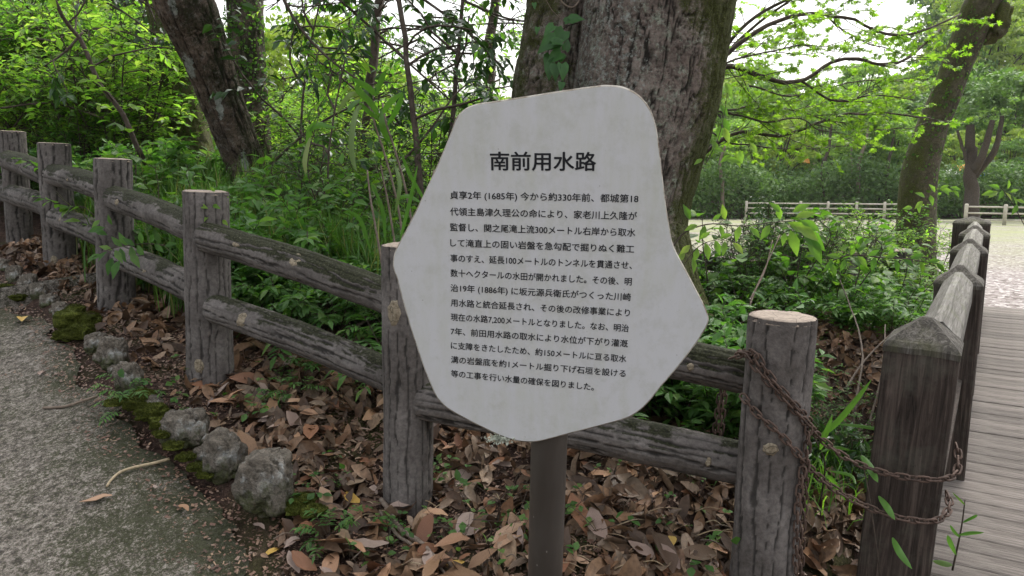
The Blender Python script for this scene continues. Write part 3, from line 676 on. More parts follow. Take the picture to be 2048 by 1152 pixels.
for i, (tp, hw) in enumerate(BP):
    c = np.array([tp[0], tp[1], 0]); zt = tp[2]; zb = deck_z(tp) - .35
    lean = (.075, 0) if i == 0 else (.0, 0)
    Mx = BMx(c - np.array([lean[0] * zt, 0, 0]), lean)
    p = local_obj('post', rough_box(hw, zb, zt, seed=i, nz_=30), M['bpost'], bridge, Mx)
    mb = MB(); e = hw * 1.03; ap = .062 if i < 4 else .04; zz = zt
    lev = [(e * .99, zz - .012), (e, zz + .004), (e * .9, zz + .018), (e * .45, zz + .018 + ap * .55), (.012, zz + .018 + ap)]
    V = []; nn_ = 8
    for (r_, z_) in lev:
        for ax in range(4):
            c0 = np.array([(-1, -1), (1, -1), (1, 1), (-1, 1)][ax]); c1 = np.array([(1, -1), (1, 1), (-1, 1), (-1, -1)][ax])
            for s_ in np.arange(nn_) / nn_:
                q_ = (c0 + (c1 - c0) * s_) * r_; V.append([q_[0], q_[1], z_ + .006 * (vn(np.array([[q_[0] * 30, q_[1] * 30, i]]), 4)[0] - .5)])
    k = 4 * nn_; j = np.arange(k); j2 = (j + 1) % k
    Q = np.vstack([np.stack([a * k + j, a * k + j2, (a + 1) * k + j2, (a + 1) * k + j], -1) for a in range(4)])
    V.append([0, 0, zz + .02 + ap]); T = np.stack([4 * k + j, 4 * k + j2, np.full(k, len(V) - 1)], -1)
    mb.add(V, Q, T); cp_ = local_obj('cap', mb, M['cap'], p, np.eye(4)); cp_.matrix_basis = Matrix.Identity(4)
def beam(name, a, b, prof, mat, seg=24, seed=0):
    a, b = np.array(a), np.array(b); L = np.linalg.norm(b - a); y = (b - a) / L; x = np.array([bn[0], bn[1], 0]); z = np.cross(x, y)
    prof = np.array(prof); k = len(prof); V = []
    for s_ in np.linspace(0, L, seg):
        n = vn(np.column_stack([prof * 40, np.full(k, s_ * 3)]), seed) - .5
        q_ = prof + (prof - prof.mean(0)) * (n * .05)[:, None]; V.append(np.column_stack([q_[:, 0], np.full(k, s_), q_[:, 1]]))
    V = np.vstack(V); j = np.arange(k); j2 = (j + 1) % k
    Q = np.vstack([np.stack([i_ * k + j, i_ * k + j2, (i_ + 1) * k + j2, (i_ + 1) * k + j], -1) for i_ in range(seg - 1)])
    V = np.vstack([V, [prof[:, 0].mean(), 0, prof[:, 1].mean()], [prof[:, 0].mean(), L, prof[:, 1].mean()]]); e_ = (seg - 1) * k
    Tc = np.vstack([np.stack([j2, j, np.full(k, seg * k)], -1), np.stack([e_ + j, e_ + j2, np.full(k, seg * k + 1)], -1)])
    mb = MB(); mb.add(V, Q, Tc); Mx = np.eye(4); Mx[:3, 0] = x; Mx[:3, 1] = y; Mx[:3, 2] = z; Mx[:3, 3] = a
    return local_obj(name, mb, mat, bridge, Mx)
w2 = .058
GP = [(-w2, -.10), (w2, -.10), (w2, -.03), (w2 * .9, -.018), (.012, .024), (-.012, .024), (-w2 * .9, -.018), (-w2, -.03)]
for i in range(4):
    a, ha = BP[i]; b, hb = BP[i + 1]; d3 = (b - a) / np.linalg.norm(b - a)
    up = np.array([0, 0, .035]) if i < 3 else np.array([0, 0, .0])
    beam('handrail', a + d3 * (ha * .62) + up, b - d3 * (hb * .96) + up, GP, M['brail'], seed=i)
    lo_ = np.array([0, 0, -.45]); GL = [(-.045, -.05), (.045, -.05), (.05, .03), (0, .055), (-.05, .03)]
    beam('lower_rail', a + d3 * ha * .98 + lo_, b - d3 * hb * .98 + lo_, GL, M['bpost'], seed=i + 9)
# planks: one by one
pl_w, gap = .118, .007
s0, s1 = -1.3, 6.35
i = 0; sx_ = s0; rr_ = random.Random(3)
base_me = None
while sx_ < s1:
    e0, e1 = -.14 + rr_.uniform(-.008, .008), 2.3
    p0 = BP[0][0][:2] + bd * sx_
    z = float(deck_z(p0)) + rr_.uniform(-.003, .003)
    if base_me is None:
        mb = MB(); nx_, ny_ = 40, 4; V = []
        xs_ = np.linspace(0, 2.44, nx_); ys_ = np.array([0, .006, pl_w - .006, pl_w])
        for z_ in (0, 1):
            for x_ in xs_:
                for y_ in ys_:
                    V.append([x_, y_ + .003 * (vn(np.array([[x_ * 9, y_, z_]]))[0] - .5), (-.004 if y_ in (0, pl_w) else 0) + .0025 * (vn(np.array([[x_ * 5, y_ * 60, 0]]), 3)[0] - .5) if z_ else -.03])
        V = np.array(V); n1 = nx_ * ny_; a_ = np.arange(nx_ - 1)[:, None] * ny_ + np.arange(ny_ - 1)[None]; up_ = np.stack([a_, a_ + ny_, a_ + ny_ + 1, a_ + 1], -1).reshape(-1, 4)
        Q = [up_ + n1]; e_ = np.arange(nx_ - 1) * ny_
        Q.append(np.stack([e_, e_ + ny_, e_ + ny_ + n1, e_ + n1], -1)); e_ = e_ + ny_ - 1; Q.append(np.stack([e_ + ny_, e_, e_ + n1, e_ + ny_ + n1], -1))
        Q.append(np.array([[0, n1, n1 + 1, 1], [1, n1 + 1, n1 + 2, 2], [2, n1 + 2, n1 + 3, 3]]))
        base_me = mesh_data('plank', V, np.vstack(Q), M['plank'], False)
    Mx = np.eye(4); Mx[:3, 0] = [bn[0], bn[1], 0]; Mx[:3, 1] = [bd[0], bd[1], 0]; Mx[:2, 3] = p0 + bn * e0; Mx[2, 3] = z; Mx[:3, 3] -= origin_of(bridge)
    inst('plank', base_me, bridge, Matrix(Mx.tolist()))
    sx_ += pl_w + gap; i += 1
for off in (-.02, 1.2, 2.2):
    a = BP[0][0][:2] + bd * s0 + bn * off; b = BP[0][0][:2] + bd * s1 + bn * off
    beam('bearer', [a[0], a[1], deck_z(a) - .11], [b[0], b[1], deck_z(b) - .11], [(-.07, -.07), (.07, -.07), (.07, .07), (-.07, .07)], M['bpost'], 10)

# ------------------------------------------------------------------ chain
lk = []
for a in np.linspace(0, 2 * np.pi, 16, endpoint=False):
    st = .0088 if math.cos(a) > 1e-6 else (-.0088 if math.cos(a) < -1e-6 else 0)
    lk.append([.0078 * math.cos(a) + st, .0078 * math.sin(a), 0])
lk = np.array(lk) * 1.08; k = len(lk); nxt = np.roll(lk, -1, 0); prv = np.roll(lk, 1, 0); tg = nxt - prv; tg /= np.linalg.norm(tg, axis=1)[:, None]; nr = np.cross(tg, [0, 0, 1]); V = []
for b in range(7):
    an = b / 7 * 2 * np.pi; V.append(lk + .0029 * (math.cos(an) * nr + math.sin(an) * np.array([0, 0, 1])))
V = np.stack(V, 1).reshape(-1, 3); i_ = np.arange(k)[:, None]; j_ = np.arange(7)[None]
Q = np.stack([i_ * 7 + j_, i_ * 7 + (j_ + 1) % 7, ((i_ + 1) % k) * 7 + (j_ + 1) % 7, ((i_ + 1) % k) * 7 + j_], -1).reshape(-1, 4)
LINK = mesh_data('link', V, Q, M['rust'])
CHS = [
    [(1462, 716, 2.16), (1490, 708, 2.12), (1505, 726, 2.1), (1520, 745, 2.085), (1545, 772, 2.1), (1570, 800, 2.08), (1595, 827, 2.1), (1618, 852, 2.12), (1645, 880, 2.14), (1700, 920, 2.12), (1770, 946, 2.08), (1840, 958, 2.05), (1890, 958, 2.05), (1914, 944, 2.08), (1916, 905, 2.12), (1908, 880, 2.17)],
    [(1476, 706, 2.20), (1508, 706, 2.12), (1526, 733, 2.1), (1545, 760, 2.08), (1568, 786, 2.1), (1592, 812, 2.085), (1622, 846, 2.12)],
    [(1484, 790, 2.15), (1497, 808, 2.1), (1512, 826, 2.09), (1535, 846, 2.1), (1560, 868, 2.075), (1582, 892, 2.1), (1602, 915, 2.10), (1636, 952, 2.14), (1680, 985, 2.13), (1740, 1016, 2.08), (1800, 1036, 2.05), (1860, 1043, 2.05), (1886, 1034, 2.07), (1900, 1010, 2.11), (1892, 985, 2.16)],
    [(1618, 848, 2.10), (1614, 905, 2.12), (1610, 960, 2.14), (1607, 1020, 2.15), (1603, 1080, 2.16), (1601, 1150, 2.18), (1600, 1190, 2.2)],
    [(1606, 935, 2.13), (1597, 1000, 2.145), (1594, 1070, 2.16), (1592, 1150, 2.18)],
    [(1458, 726, 2.42), (1447, 800, 2.44), (1440, 880, 2.48)], [(1449, 728, 2.43), (1438, 810, 2.46), (1428, 880, 2.5)], [(1405, 960, 2.45), (1398, 1010, 2.5)]]
def hit_log(A, B, r, px, py):
    o = EY; d = W(px, py, 1) - o; d = d / np.linalg.norm(d); u = B - A; u = u / np.linalg.norm(u); w0 = o - A
    dp = d - u * d.dot(u); wp = w0 - u * w0.dot(u); a, b, c_ = dp.dot(dp), 2 * dp.dot(wp), wp.dot(wp) - r * r; D_ = b * b - 4 * a * c_
    t_ = (-b - math.sqrt(D_)) / (2 * a) if D_ > 0 else -b / (2 * a); return o + d * t_
def chain_pt(px, py, z):
    edgeL = 1500 - (py - 632) * .08; edgeR = 1631 - (py - 632) * .08
    if z < 2.2 and edgeL - 14 < px < edgeR + 6: return hit_log(PO[5][0], PO[5][1], PO[5][2] + .012, px, py)
    return W(px, py, z)
chain = empty('rusty_chain', tuple(W(1640, 880, 2.13)), 'rusty iron chain looped round the right end fence post and the nearest bridge post', 'chain')
rc = random.Random(5)
for pts in CHS:
    P = spline([chain_pt(*p) for p in pts], 400); L = np.concatenate([[0], np.cumsum(np.linalg.norm(np.diff(P, axis=0), axis=1))]); s_ = 0; n_ = 0
    while s_ + .0279 < L[-1]:
        a = np.array([np.interp(s_, L, P[:, c]) for c in range(3)]); b = np.array([np.interp(s_ + .0279, L, P[:, c]) for c in range(3)])
        x = (b - a) / np.linalg.norm(b - a); ref = np.array([.2, -.97, .1]); z = np.cross(x, np.cross(ref, x)); z /= np.linalg.norm(z); y = np.cross(z, x)
        an = (n_ % 2) * 1.35 + .5 + rc.uniform(-.2, .2); y2 = math.cos(an) * y + math.sin(an) * z; z2 = np.cross(x, y2)
        Mx = np.eye(4); Mx[:3, 0], Mx[:3, 1], Mx[:3, 2] = x, y2, z2; Mx[:3, 3] = (a + b) / 2 - origin_of(chain)
        inst('link', LINK, chain, Matrix(Mx.tolist())); s_ += .0256; n_ += 1

# ------------------------------------------------------------------ kerb stones and moss
def blob(c, R3, seed, nu=80, nv=52, rot=0, rough=.28, flat=0):
    th, ph = np.meshgrid(np.arange(nu) / nu * 2 * np.pi, np.linspace(0, np.pi, nv)); d = np.stack([np.sin(ph) * np.cos(th), np.sin(ph) * np.sin(th), np.cos(ph)], -1)
    r = 1 + rough * 2.0 * (fbm(d * 1.3 + seed * 3.1, seed, 2) - .5) + rough * .45 * (fbm(d * 4 + seed, seed, 4) - .5) - rough * .5 * (1 - sst(0, .09, np.abs(fbm(d * 1.8 + seed * 2, seed + 9, 3) - .5))) - .14 * np.abs(fbm(d * 2.2 + 7 + seed, seed + 5, 2) - .5) * 2
    d = np.sign(d) * np.abs(d) ** .72
    V = d * r[..., None] * np.array(R3); ca, sa = math.cos(rot), math.sin(rot)
    V = np.stack([V[..., 0] * ca - V[..., 1] * sa, V[..., 0] * sa + V[..., 1] * ca, V[..., 2]], -1)
    low = np.clip(.5 - d[..., 2] * .8, 0, 1)
    i = np.arange(nv - 1)[:, None] * nu; j = np.arange(nu)[None]; j2 = (j + 1) % nu
    return V.reshape(-1, 3) + c, np.stack([i + j, i + nu + j, i + nu + j2, i + j2], -1).reshape(-1, 4), low.ravel()
ST = [  # px x0,y0,x1,y1,z, label
    (476, 888, 586, 1036, 2.5, 'largest pale boulder at the near end of the stone row beside the path'),
    (406, 858, 492, 966, 2.68, 'rounded grey-brown stone second from the near end of the path-edge row'),
    (322, 812, 414, 898, 2.86, 'oval grey stone just beyond the moss patch, third from the near end'),
    (228, 722, 286, 792, 3.15, 'upright mossy stone behind the second moss clump'),
    (200, 672, 256, 742, 3.35, 'pale-topped angular stone between the two moss clumps'),
    (168, 662, 212, 712, 3.55, 'small brown stone just before the bright moss cushion'),
    (105, 600, 140, 645, 4.0, 'small pale pointed stone beyond the moss cushion'),
    (83, 583, 119, 616, 4.15, 'round pale grey stone in the far part of the path-edge row'),
    (62, 563, 94, 600, 4.3, 'grey stone half buried in leaves beyond the round pale one'),
    (38, 545, 76, 592, 4.45, 'tall slabby grey stone in the far part of the path-edge row'),
    (14, 528, 46, 572, 4.65, 'mossy stone next to the left edge of the photo'), (-14, 515, 20, 555, 4.9, 'furthest stone of the row cut by the left edge of the photo'),
    (283, 790, 326, 830, 2.98, 'low dark stone sunk under the moss between the oval and upright stones')]
for i, (x0, y0, x1, y1, z, lb) in enumerate(ST):
    c = W((x0 + x1) / 2, (y0 + y1) / 2 + 3, z + .05); rx = (x1 - x0) / FOC * z / 2; rz = (y1 - y0) / FOC * z / 2 * 1.04
    V, Q, low = blob(np.zeros(3), (rx * 1.02, rx * .85, rz), 31 + i, rot=.0)
    if i == 0: V[:, 2] = np.where(V[:, 2] > rz * .62, rz * .62 + (V[:, 2] - rz * .62) * .55, V[:, 2]); V[:, 0] *= 1 - .12 * (V[:, 2] < 0) * (-V[:, 2] / rz)
    obj('kerb_stone', V + c, Q, M['stone'], label=lb, cat='stone', group='stones edging the path', attrs={'low': low}, loc=tuple(c))
rs_ = random.Random(4)
for i in range(15):
    u = .05 + .93 * i / 14; lx_ = np.interp(u, np.linspace(0, 1, len(STONE_LINE)), [p_[0] for p_ in STONE_LINE]); ly_ = np.interp(u, np.linspace(0, 1, len(STONE_LINE)), [p_[1] for p_ in STONE_LINE]); lz_ = np.interp(u, np.linspace(0, 1, len(STONE_LINE)), [p_[2] for p_ in STONE_LINE])
    c = W(lx_ + rs_.uniform(-6, 6), ly_ - 6, lz_); s_ = rs_.uniform(.022, .042); c[2] = Hs(c[0], c[1]) + s_ * .25
    V, Q, low = blob(np.zeros(3), (s_, s_ * .9, s_ * .8), 71 + i, 40, 26, rot=rs_.uniform(0, 3))
    obj('kerb_stone', V + c, Q, M['stone'], label='small half-buried filler stone wedged between the larger kerb stones', cat='stone', group='small filler stones of the kerb row', attrs={'low': low}, loc=tuple(c))
nr_ = np.random.default_rng(12)
def moss_patch(pts, n, hgt):
    """cushion: tiny tufts on a lumpy base"""
    mb = MB()
    for (px, py, z, r) in pts:
        c = W(px, py, z); g = Hs(c[0], c[1]); c[2] = min(c[2], g + .06)
        V, Q, _ = blob(c, (r, r * .8, r * .55 * hgt), int(px) % 97, 26, 16, rough=.45); mb.add(V, Q)
        m = int(n * r / .05); d = nr_.normal(size=(m, 3)); d[:, 2] = np.abs(d[:, 2]) * .8; d /= np.linalg.norm(d, axis=1)[:, None]
        P = c + d * np.array([r, r * .8, r * .6 * hgt]) * .98; up = d * .6 + np.array([0, 0, .6]) + nr_.normal(size=(m, 3)) * .4
        sd = np.cross(up, nr_.normal(size=(m, 3))); sd /= np.linalg.norm(sd, axis=1)[:, None]; h = nr_.uniform(.004, .009, (m, 1))
        Vt = np.stack([P - sd * .0018, P + sd * .0018, P + up * h], 1).reshape(-1, 3); mb.add(Vt, T=np.arange(m * 3).reshape(-1, 3))
    return mb
mb = moss_patch([(140, 640, 3.85, .075), (160, 665, 3.72, .07), (128, 672, 3.75, .05), (178, 640, 3.85, .06), (150, 622, 3.95, .05)], 700, 1.1)
mb.build('moss_cushion', M['moss'], label='bright green moss cushion between kerb stones', cat='moss', kind='stuff')
mb = moss_patch([(268, 775, 3.0, .06), (300, 788, 2.95, .065), (320, 800, 2.9, .045), (285, 760, 3.05, .05)], 700, .9)
mb.build('moss_cushion', M['moss'], label='olive moss mound by the oval stone', cat='moss', kind='stuff')
mb = moss_patch([(325, 868, 2.85, .035), (345, 892, 2.8, .035), (372, 915, 2.76, .035), (395, 935, 2.72, .035), (410, 950, 2.68, .03), (318, 840, 2.9, .03), (600, 960, 2.55, .05), (625, 985, 2.5, .045), (590, 1000, 2.5, .03), (35, 595, 4.3, .05), (8, 575, 4.5, .05), (232, 802, 3.0, .04)], 520, .6)
mb.build('moss_strip', M['moss'], label='thin moss strip growing along the foot of the kerb stones', cat='moss', kind='stuff')

# ------------------------------------------------------------------ far pale fences on the far side of the lot
def pale_fence(label, pxs, y_top, y_bot, z0, z1, rails):
    f = empty('railing_fence', tuple(W(pxs[0], y_bot[0], z0)), label, 'fence'); tops = []
    for i, px in enumerate(pxs):
        u = i / (len(pxs) - 1); z = z0 + (z1 - z0) * u; b = W(px, y_bot[0] + (y_bot[1] - y_bot[0]) * u, z); h = (y_bot[0] - y_top[0]) / FOC * z
        b[2] = Hs(b[0], b[1]); mb = MB(); mb.tube([b - [0, 0, .1], b + [0, 0, h - .03], b + [0, 0, h]], [.085, .085, .06], 8); mb.build('post', M['pale'], f); tops.append((b, h))
    for (a, ha), (b, hb) in zip(tops[:-1], tops[1:]):
        for fr_ in rails: mb = MB(); mb.tube([a + [0, 0, ha * fr_], b + [0, 0, hb * fr_]], .045, 6); mb.build('rail', M['pale'], f)
pale_fence('pale timber fence across the lot to the left of the leaning trunk', [1492, 1545, 1600, 1655, 1712, 1768, 1825], (393, 395), (430, 432), 47, 44, (.35, .62, .88))
pale_fence('pale timber fence across the lot to the right of the leaning trunk', [1930, 2008, 2090, 2180], (407, 410), (448, 456), 37, 34, (.22, .55, .86))
# dark log fence on the far bank of the channel
bf = empty('bank_fence', tuple(W(1510, 600, 6.4)), 'dark weathered log fence half hidden by shrubs on the far bank', 'fence')
bp_ = [(1240, 520, 600, 6.7), (1385, 505, 605, 6.6), (1512, 520, 612, 6.5), (1690, 505, 600, 6.6), (1800, 500, 590, 6.8)]
tp_ = []
for i, (px, y0, y1, z) in enumerate(bp_):
    b = W(px, y1, z); tp = above(px, y0, b); V, Q, g, G, T = log_mesh([b - [0, 0, .3], (b + tp) / 2, tp], [.1, .1, .1], 40, 50, 201 + i)
    p = obj('post', V, Q, M['post'], bf, attrs={'groove': g}); cap_disc(G[-1], G[-1].mean(0), T[-1], i, 'cut_end', p); tp_.append((b, tp))
for (b0, t0), (b1, t1) in zip(tp_[:-1], tp_[1:]):
    for f_ in (.22, .82):
        a = b0 + (t0 - b0) * f_; b = b1 + (t1 - b1) * f_; V, Q, g, G, T = log_mesh([a, (a + b) / 2, b], [.06] * 3, 32, 60, int(a[0] * 9)); obj('rail', V, Q, M['toprail'], bf, attrs={'groove': g})
# ------------------------------------------------------------------ leaf templates (x = half width, y = along, z = up)
def tpl_oval(w=.5, fold=.10, droop=.12, tipw=.55):
    V = np.array([[0, 0, 0], [-w * .62, .22, fold * .8], [-w, .5, fold], [-w * tipw, .8, fold * .6 - droop * .5], [0, 1.06, -droop], [w * tipw, .8, fold * .6 - droop * .5], [w, .5, fold], [w * .62, .22, fold * .8], [0, .5, 0], [0, .25, 0], [0, .8, -droop * .4]])
    T = [[0, 9, 1], [1, 9, 8], [1, 8, 2], [2, 8, 10], [2, 10, 3], [3, 10, 4], [0, 7, 9], [7, 8, 9], [7, 6, 8], [6, 10, 8], [6, 5, 10], [5, 4, 10]]
    return V, np.array(T)
T_OVAL = tpl_oval(.26); T_WIDE = tpl_oval(.38, .06, .15, .6); T_LONG = tpl_oval(.17, .05, .2, .6)
T_SIX = (np.array([[0, 0, 0], [-.24, .4, .07], [0, .5, 0], [.24, .4, .07], [0, 1, -.1], [0, .05, 0]]), np.array([[0, 2, 1], [0, 3, 2], [1, 2, 4], [2, 3, 4]]))
T_KITE = (np.array([[0, 0, 0], [-.3, .45, .04], [0, 1, -.06], [.3, .45, .04]]), np.array([[0, 3, 1], [1, 3, 2]]))
def tpl_maple(n=5):
    V = [[0, 0, 0]]; T = []
    for i, a in enumerate(np.linspace(-1.35, 1.35, n)):
        L = 1 - .28 * abs(a) / 1.35; w = .17; d = np.array([math.sin(a), math.cos(a)]); s = np.array([d[1], -d[0]])
        c = d * L * .5; b = len(V); V += [[*(c - s * w * L), .02], [*(d * L), -.08], [*(c + s * w * L), .02]]; T += [[0, b + 2, b], [b, b + 2, b + 1]]
    return np.array(V), np.array(T)
T_MAPLE = tpl_maple()
T_HEART = (np.array([[0, 0, 0], [-.30, -.12, .04], [-.46, .15, .06], [-.36, .5, .04], [0, 1, -.2], [.36, .5, .04], [.46, .15, .06], [.30, -.12, .04], [0, .4, -.03]]), np.array([[0, 8, 1], [1, 8, 2], [2, 8, 3], [3, 8, 4], [4, 8, 5], [5, 8, 6], [6, 8, 7], [7, 8, 0]])[:, ::-1])
def norm(a): return a / (np.linalg.norm(a, axis=-1, keepdims=True) + 1e-9)
def leaves(P, D, U, S, tpl, wid=None):
    P, D, U = np.asarray(P, float), norm(np.asarray(D, float)), np.asarray(U, float); S = np.broadcast_to(S, (len(P),)); tv, tt_ = tpl
    side = norm(np.cross(D, U)); up = np.cross(side, D); wd = S if wid is None else S * wid
    V = P[:, None] + side[:, None] * (tv[None, :, 0, None] * wd[:, None, None]) + D[:, None] * (tv[None, :, 1, None] * S[:, None, None]) + up[:, None] * (tv[None, :, 2, None] * S[:, None, None])
    T = tt_[None] + (np.arange(len(P)) * len(tv))[:, None, None]
    return V.reshape(-1, 3), T.reshape(-1, 3)

# ------------------------------------------------------------------ branching generator
def grow(seed, stems, lv, lf, k=5):
    """stems: list of (points Nx3, r0, r1). lv: list of dicts per level. lf: leaf dict. returns wood MB, leaf arrays"""
    r = np.random.default_rng(seed); wood = MB(); cur = []
    for P, r0, r1 in stems:
        P = spline(P, 14); wood.tube(P, np.linspace(r0, r1, len(P)), max(k, 5)); cur.append((P, r1))
    allb = [cur]
    for d in lv:
        nxt_ = []
        for P, rr in cur:
            L = np.linalg.norm(np.diff(P, axis=0), axis=1).sum(); n = max(1, int(round(d['n'] * (1 if d.get('abs') else L))))
            for q in range(n):
                u = d.get('t0', .25) + (1 - d.get('t0', .25)) * ((q + r.random()) / n); f = u * (len(P) - 1); i = min(int(f), len(P) - 2)
                p = P[i] + (P[i + 1] - P[i]) * (f - i); t_ = norm(P[i + 1] - P[i]); a = norm(np.cross(t_, r.normal(size=3)))
                dr = norm(t_ * math.cos(d['ang']) + a * math.sin(d['ang']) + np.array([0, 0, d.get('up', 0)]) + d.get('bias', np.zeros(3)))
                if 'flat' in d: dr[2] *= d['flat']; dr = norm(dr)
                ln = d['len'] * r.uniform(.6, 1.3) * (1 - .45 * u * d.get('tap', 1)); m = d.get('seg', 5); Q = [p]
                for s in range(m):
                    dr = norm(dr + r.normal(size=3) * d.get('wob', .18) + np.array([0, 0, d.get('grav', 0)])); Q.append(Q[-1] + dr * ln / m)
                Q = np.array(Q); wood.tube(Q, np.linspace(d['r'], d['r'] * .45, m + 1), d.get('k', 4), False); nxt_.append((Q, d['r'] * .5))
        cur = nxt_; allb.append(cur)
    A, Dd = [], []
    src = sum([allb[i] for i in lf.get('levels', [-1])], [])
    for P, _ in src:
        L = np.linalg.norm(np.diff(P, axis=0), axis=1).sum(); n = max(2, int(L * lf['dens']))
        f = (lf.get('t0', .15) + (1 - lf.get('t0', .15)) * (np.arange(n) + .5) / n) * (len(P) - 1); i = np.minimum(f.astype(int), len(P) - 2)
        p = P[i] + (P[i + 1] - P[i]) * (f - i)[:, None]; t_ = norm(P[i + 1] - P[i]); sd = norm(np.cross(t_, np.array([0, 0, 1.]) + 1e-3)) * np.where(np.arange(n) % 2, 1, -1)[:, None]
        dr = t_ * lf.get('fwd', .6) + sd * lf.get('side', .8) + r.normal(size=(n, 3)) * lf.get('rnd', .3) + np.array([0, 0, lf.get('droop', -.2)]); A.append(p); Dd.append(dr)
    A, Dd = np.vstack(A), np.vstack(Dd); n = len(A); up = np.array([0, 0, 1.]) + r.normal(size=(n, 3)) * lf.get('tilt', .35)
    S = lf['size'] * r.uniform(.6, 1.25, n)
    return wood, leaves(A, Dd, up, S, lf['tpl'])

PLANT = {}
def plant_kind(key, name, woodmat, leafmat, fn, variants, leafname='foliage'):
    L = []
    for s in range(variants):
        wood, (LV, LT) = fn(s); L.append((wood.data(name + '_stems', M[woodmat]), mesh_data(name + '_leaves', LV, LT, M[leafmat], False)))
    PLANT[key] = (name, L, leafname)
def put(key, var, p, rot, sc, label, cat, group=None, tilt=(0, 0)):
    name, L, ln = PLANT[key]; wd, lfm = L[var % len(L)]
    e = empty(name, tuple(float(v_) for v_ in p), label, cat, group); e.rotation_euler = (tilt[0], tilt[1], rot); e.scale = (sc, sc, sc)
    inst('stem', wd, e); inst(ln, lfm, e); return e

def st(seed, n, h, spread, r0, curve=.2):
    r = np.random.default_rng(seed); o = []
    for i in range(n):
        a = r.uniform(0, 6.28); d = np.array([math.cos(a), math.sin(a), 0]) * spread * r.uniform(.3, 1); hh = h * r.uniform(.7, 1.1)
        b = np.array([math.cos(a), math.sin(a), 0]) * .04
        o.append(([b - [0, 0, .08], b + d * .3 + [0, 0, hh * .4], b + d * .7 + r.normal(size=3) * curve * .2 + [0, 0, hh * .75], b + d + r.normal(size=3) * curve * .3 + [0, 0, hh]], r0, r0 * .35))
    return o
# bushy shrub, medium leaves
plant_kind('shrub', 'broadleaf_shrub', 'branch', 'green', lambda s: grow(40 + s, st(s, 6, 1.5, .6, .012), [dict(n=9, ang=.9, len=.5, r=.005, up=.2, wob=.2), dict(n=9, ang=.8, len=.2, r=.0025, seg=3, k=3)], dict(size=.075, dens=42, tpl=T_SIX, droop=-.25, levels=[-1])), 3)
plant_kind('lime', 'lime_leaved_shrub', 'branch', 'lime', lambda s: grow(60 + s, st(s + 9, 5, 1.7, .7, .013), [dict(n=8, ang=1.0, len=.6, r=.005, up=.1, wob=.15, flat=.5), dict(n=9, ang=.8, len=.22, r=.0022, seg=3, k=3, flat=.4)], dict(size=.095, dens=30, tpl=T_SIX, droop=-.1, tilt=.25, levels=[-1])), 3)
plant_kind('darkshrub', 'evergreen_shrub', 'branch', 'dark', lambda s: grow(80 + s, st(s + 19, 4, 2.0, .6, .016), [dict(n=8, ang=.9, len=.6, r=.006, up=.1, wob=.2), dict(n=8, ang=.8, len=.25, r=.0025, seg=3, k=3, grav=-.1)], dict(size=.085, dens=34, tpl=T_OVAL, droop=-.7, levels=[-1])), 3)
plant_kind('low', 'leafy_undergrowth_plant', 'branch', 'fern', lambda s: grow(100 + s, st(s + 29, 9, .42, .35, .004), [dict(n=12, ang=.9, len=.16, r=.0018, seg=3, k=3, up=.1, flat=.6)], dict(size=.058, dens=62, tpl=T_OVAL, droop=-.15, tilt=.35, levels=[0, -1])), 4)
plant_kind('sprig', 'glossy_leaf_sapling', 'branch', 'green', lambda s: grow(120 + s, st(s + 39, 3, .7, .4, .006), [dict(n=6, ang=.8, len=.3, r=.0025, seg=4, k=3, up=.15, flat=.7)], dict(size=.09, dens=32, tpl=T_WIDE, droop=-.25, tilt=.25, levels=[-1])), 3)
plant_kind('fine', 'small_leaved_bush', 'branch', 'darkfine', lambda s: grow(140 + s, st(s + 49, 7, .8, .45, .006), [dict(n=10, ang=.9, len=.35, r=.003, up=.1, wob=.25), dict(n=12, ang=.9, len=.12, r=.0015, seg=2, k=3)], dict(size=.032, dens=75, tpl=T_KITE, droop=0, levels=[-1])), 3)
# pinnate (compound) leaf plant
def pinnate(seed, n, L_, pairs, ls, h, mesh_tpl=T_LONG):
    r = np.random.default_rng(seed); wood = MB(); A, Dd, S = [], [], []
    for i in range(n):
        a = i * 2.4 + r.normal() * .3; el = r.uniform(.2, 1.1); d = np.array([math.cos(a) * math.cos(el), math.sin(a) * math.cos(el), math.sin(el)])
        b = np.array([0, 0, h * r.uniform(.2, 1)]) ; L = L_ * r.uniform(.7, 1.2)
        P = spline([b, b + d * L * .5, b + d * L * .85 + [0, 0, -.08 * L], b + d * L + np.array([d[0], d[1], 0]) * .08 * L + [0, 0, -.22 * L]], 12); wood.tube(P, np.linspace(.0025, .001, 12), 4, False)
        T, _, _ = frames(P)
        for q in range(pairs):
            f = (.25 + .75 * (q + .5) / pairs) * 11; j = min(int(f), 10); p = P[j] + (P[j + 1] - P[j]) * (f - j); sd = norm(np.cross(T[j], [0, 0, 1.]))
            for sg in (-1, 1): A.append(p); Dd.append(sd * sg + T[j] * .45 + r.normal(size=3) * .1 + [0, 0, -.15]); S.append(ls * (1 - .35 * abs(q / pairs - .4)) * r.uniform(.85, 1.15))
        A.append(P[-1]); Dd.append(T[-1]); S.append(ls)
    if h > .1: wood.tube([[0, 0, -.05], [0.01, 0, h * .5], [0, 0, h]], [.006, .005, .004], 5)
    A = np.array(A); return wood, leaves(A, np.array(Dd), np.array([0, 0, 1.]) + r.normal(size=A.shape) * .2, np.array(S), mesh_tpl)
plant_kind('pinn', 'compound_leaf_plant', 'branch', 'fern', lambda s: pinnate(160 + s, 11, .34, 6, .085, .12), 3)
plant_kind('pinnlime', 'lime_compound_leaf_shrub', 'branch', 'lime', lambda s: pinnate(170 + s, 16, .42, 5, .105, .6), 3)
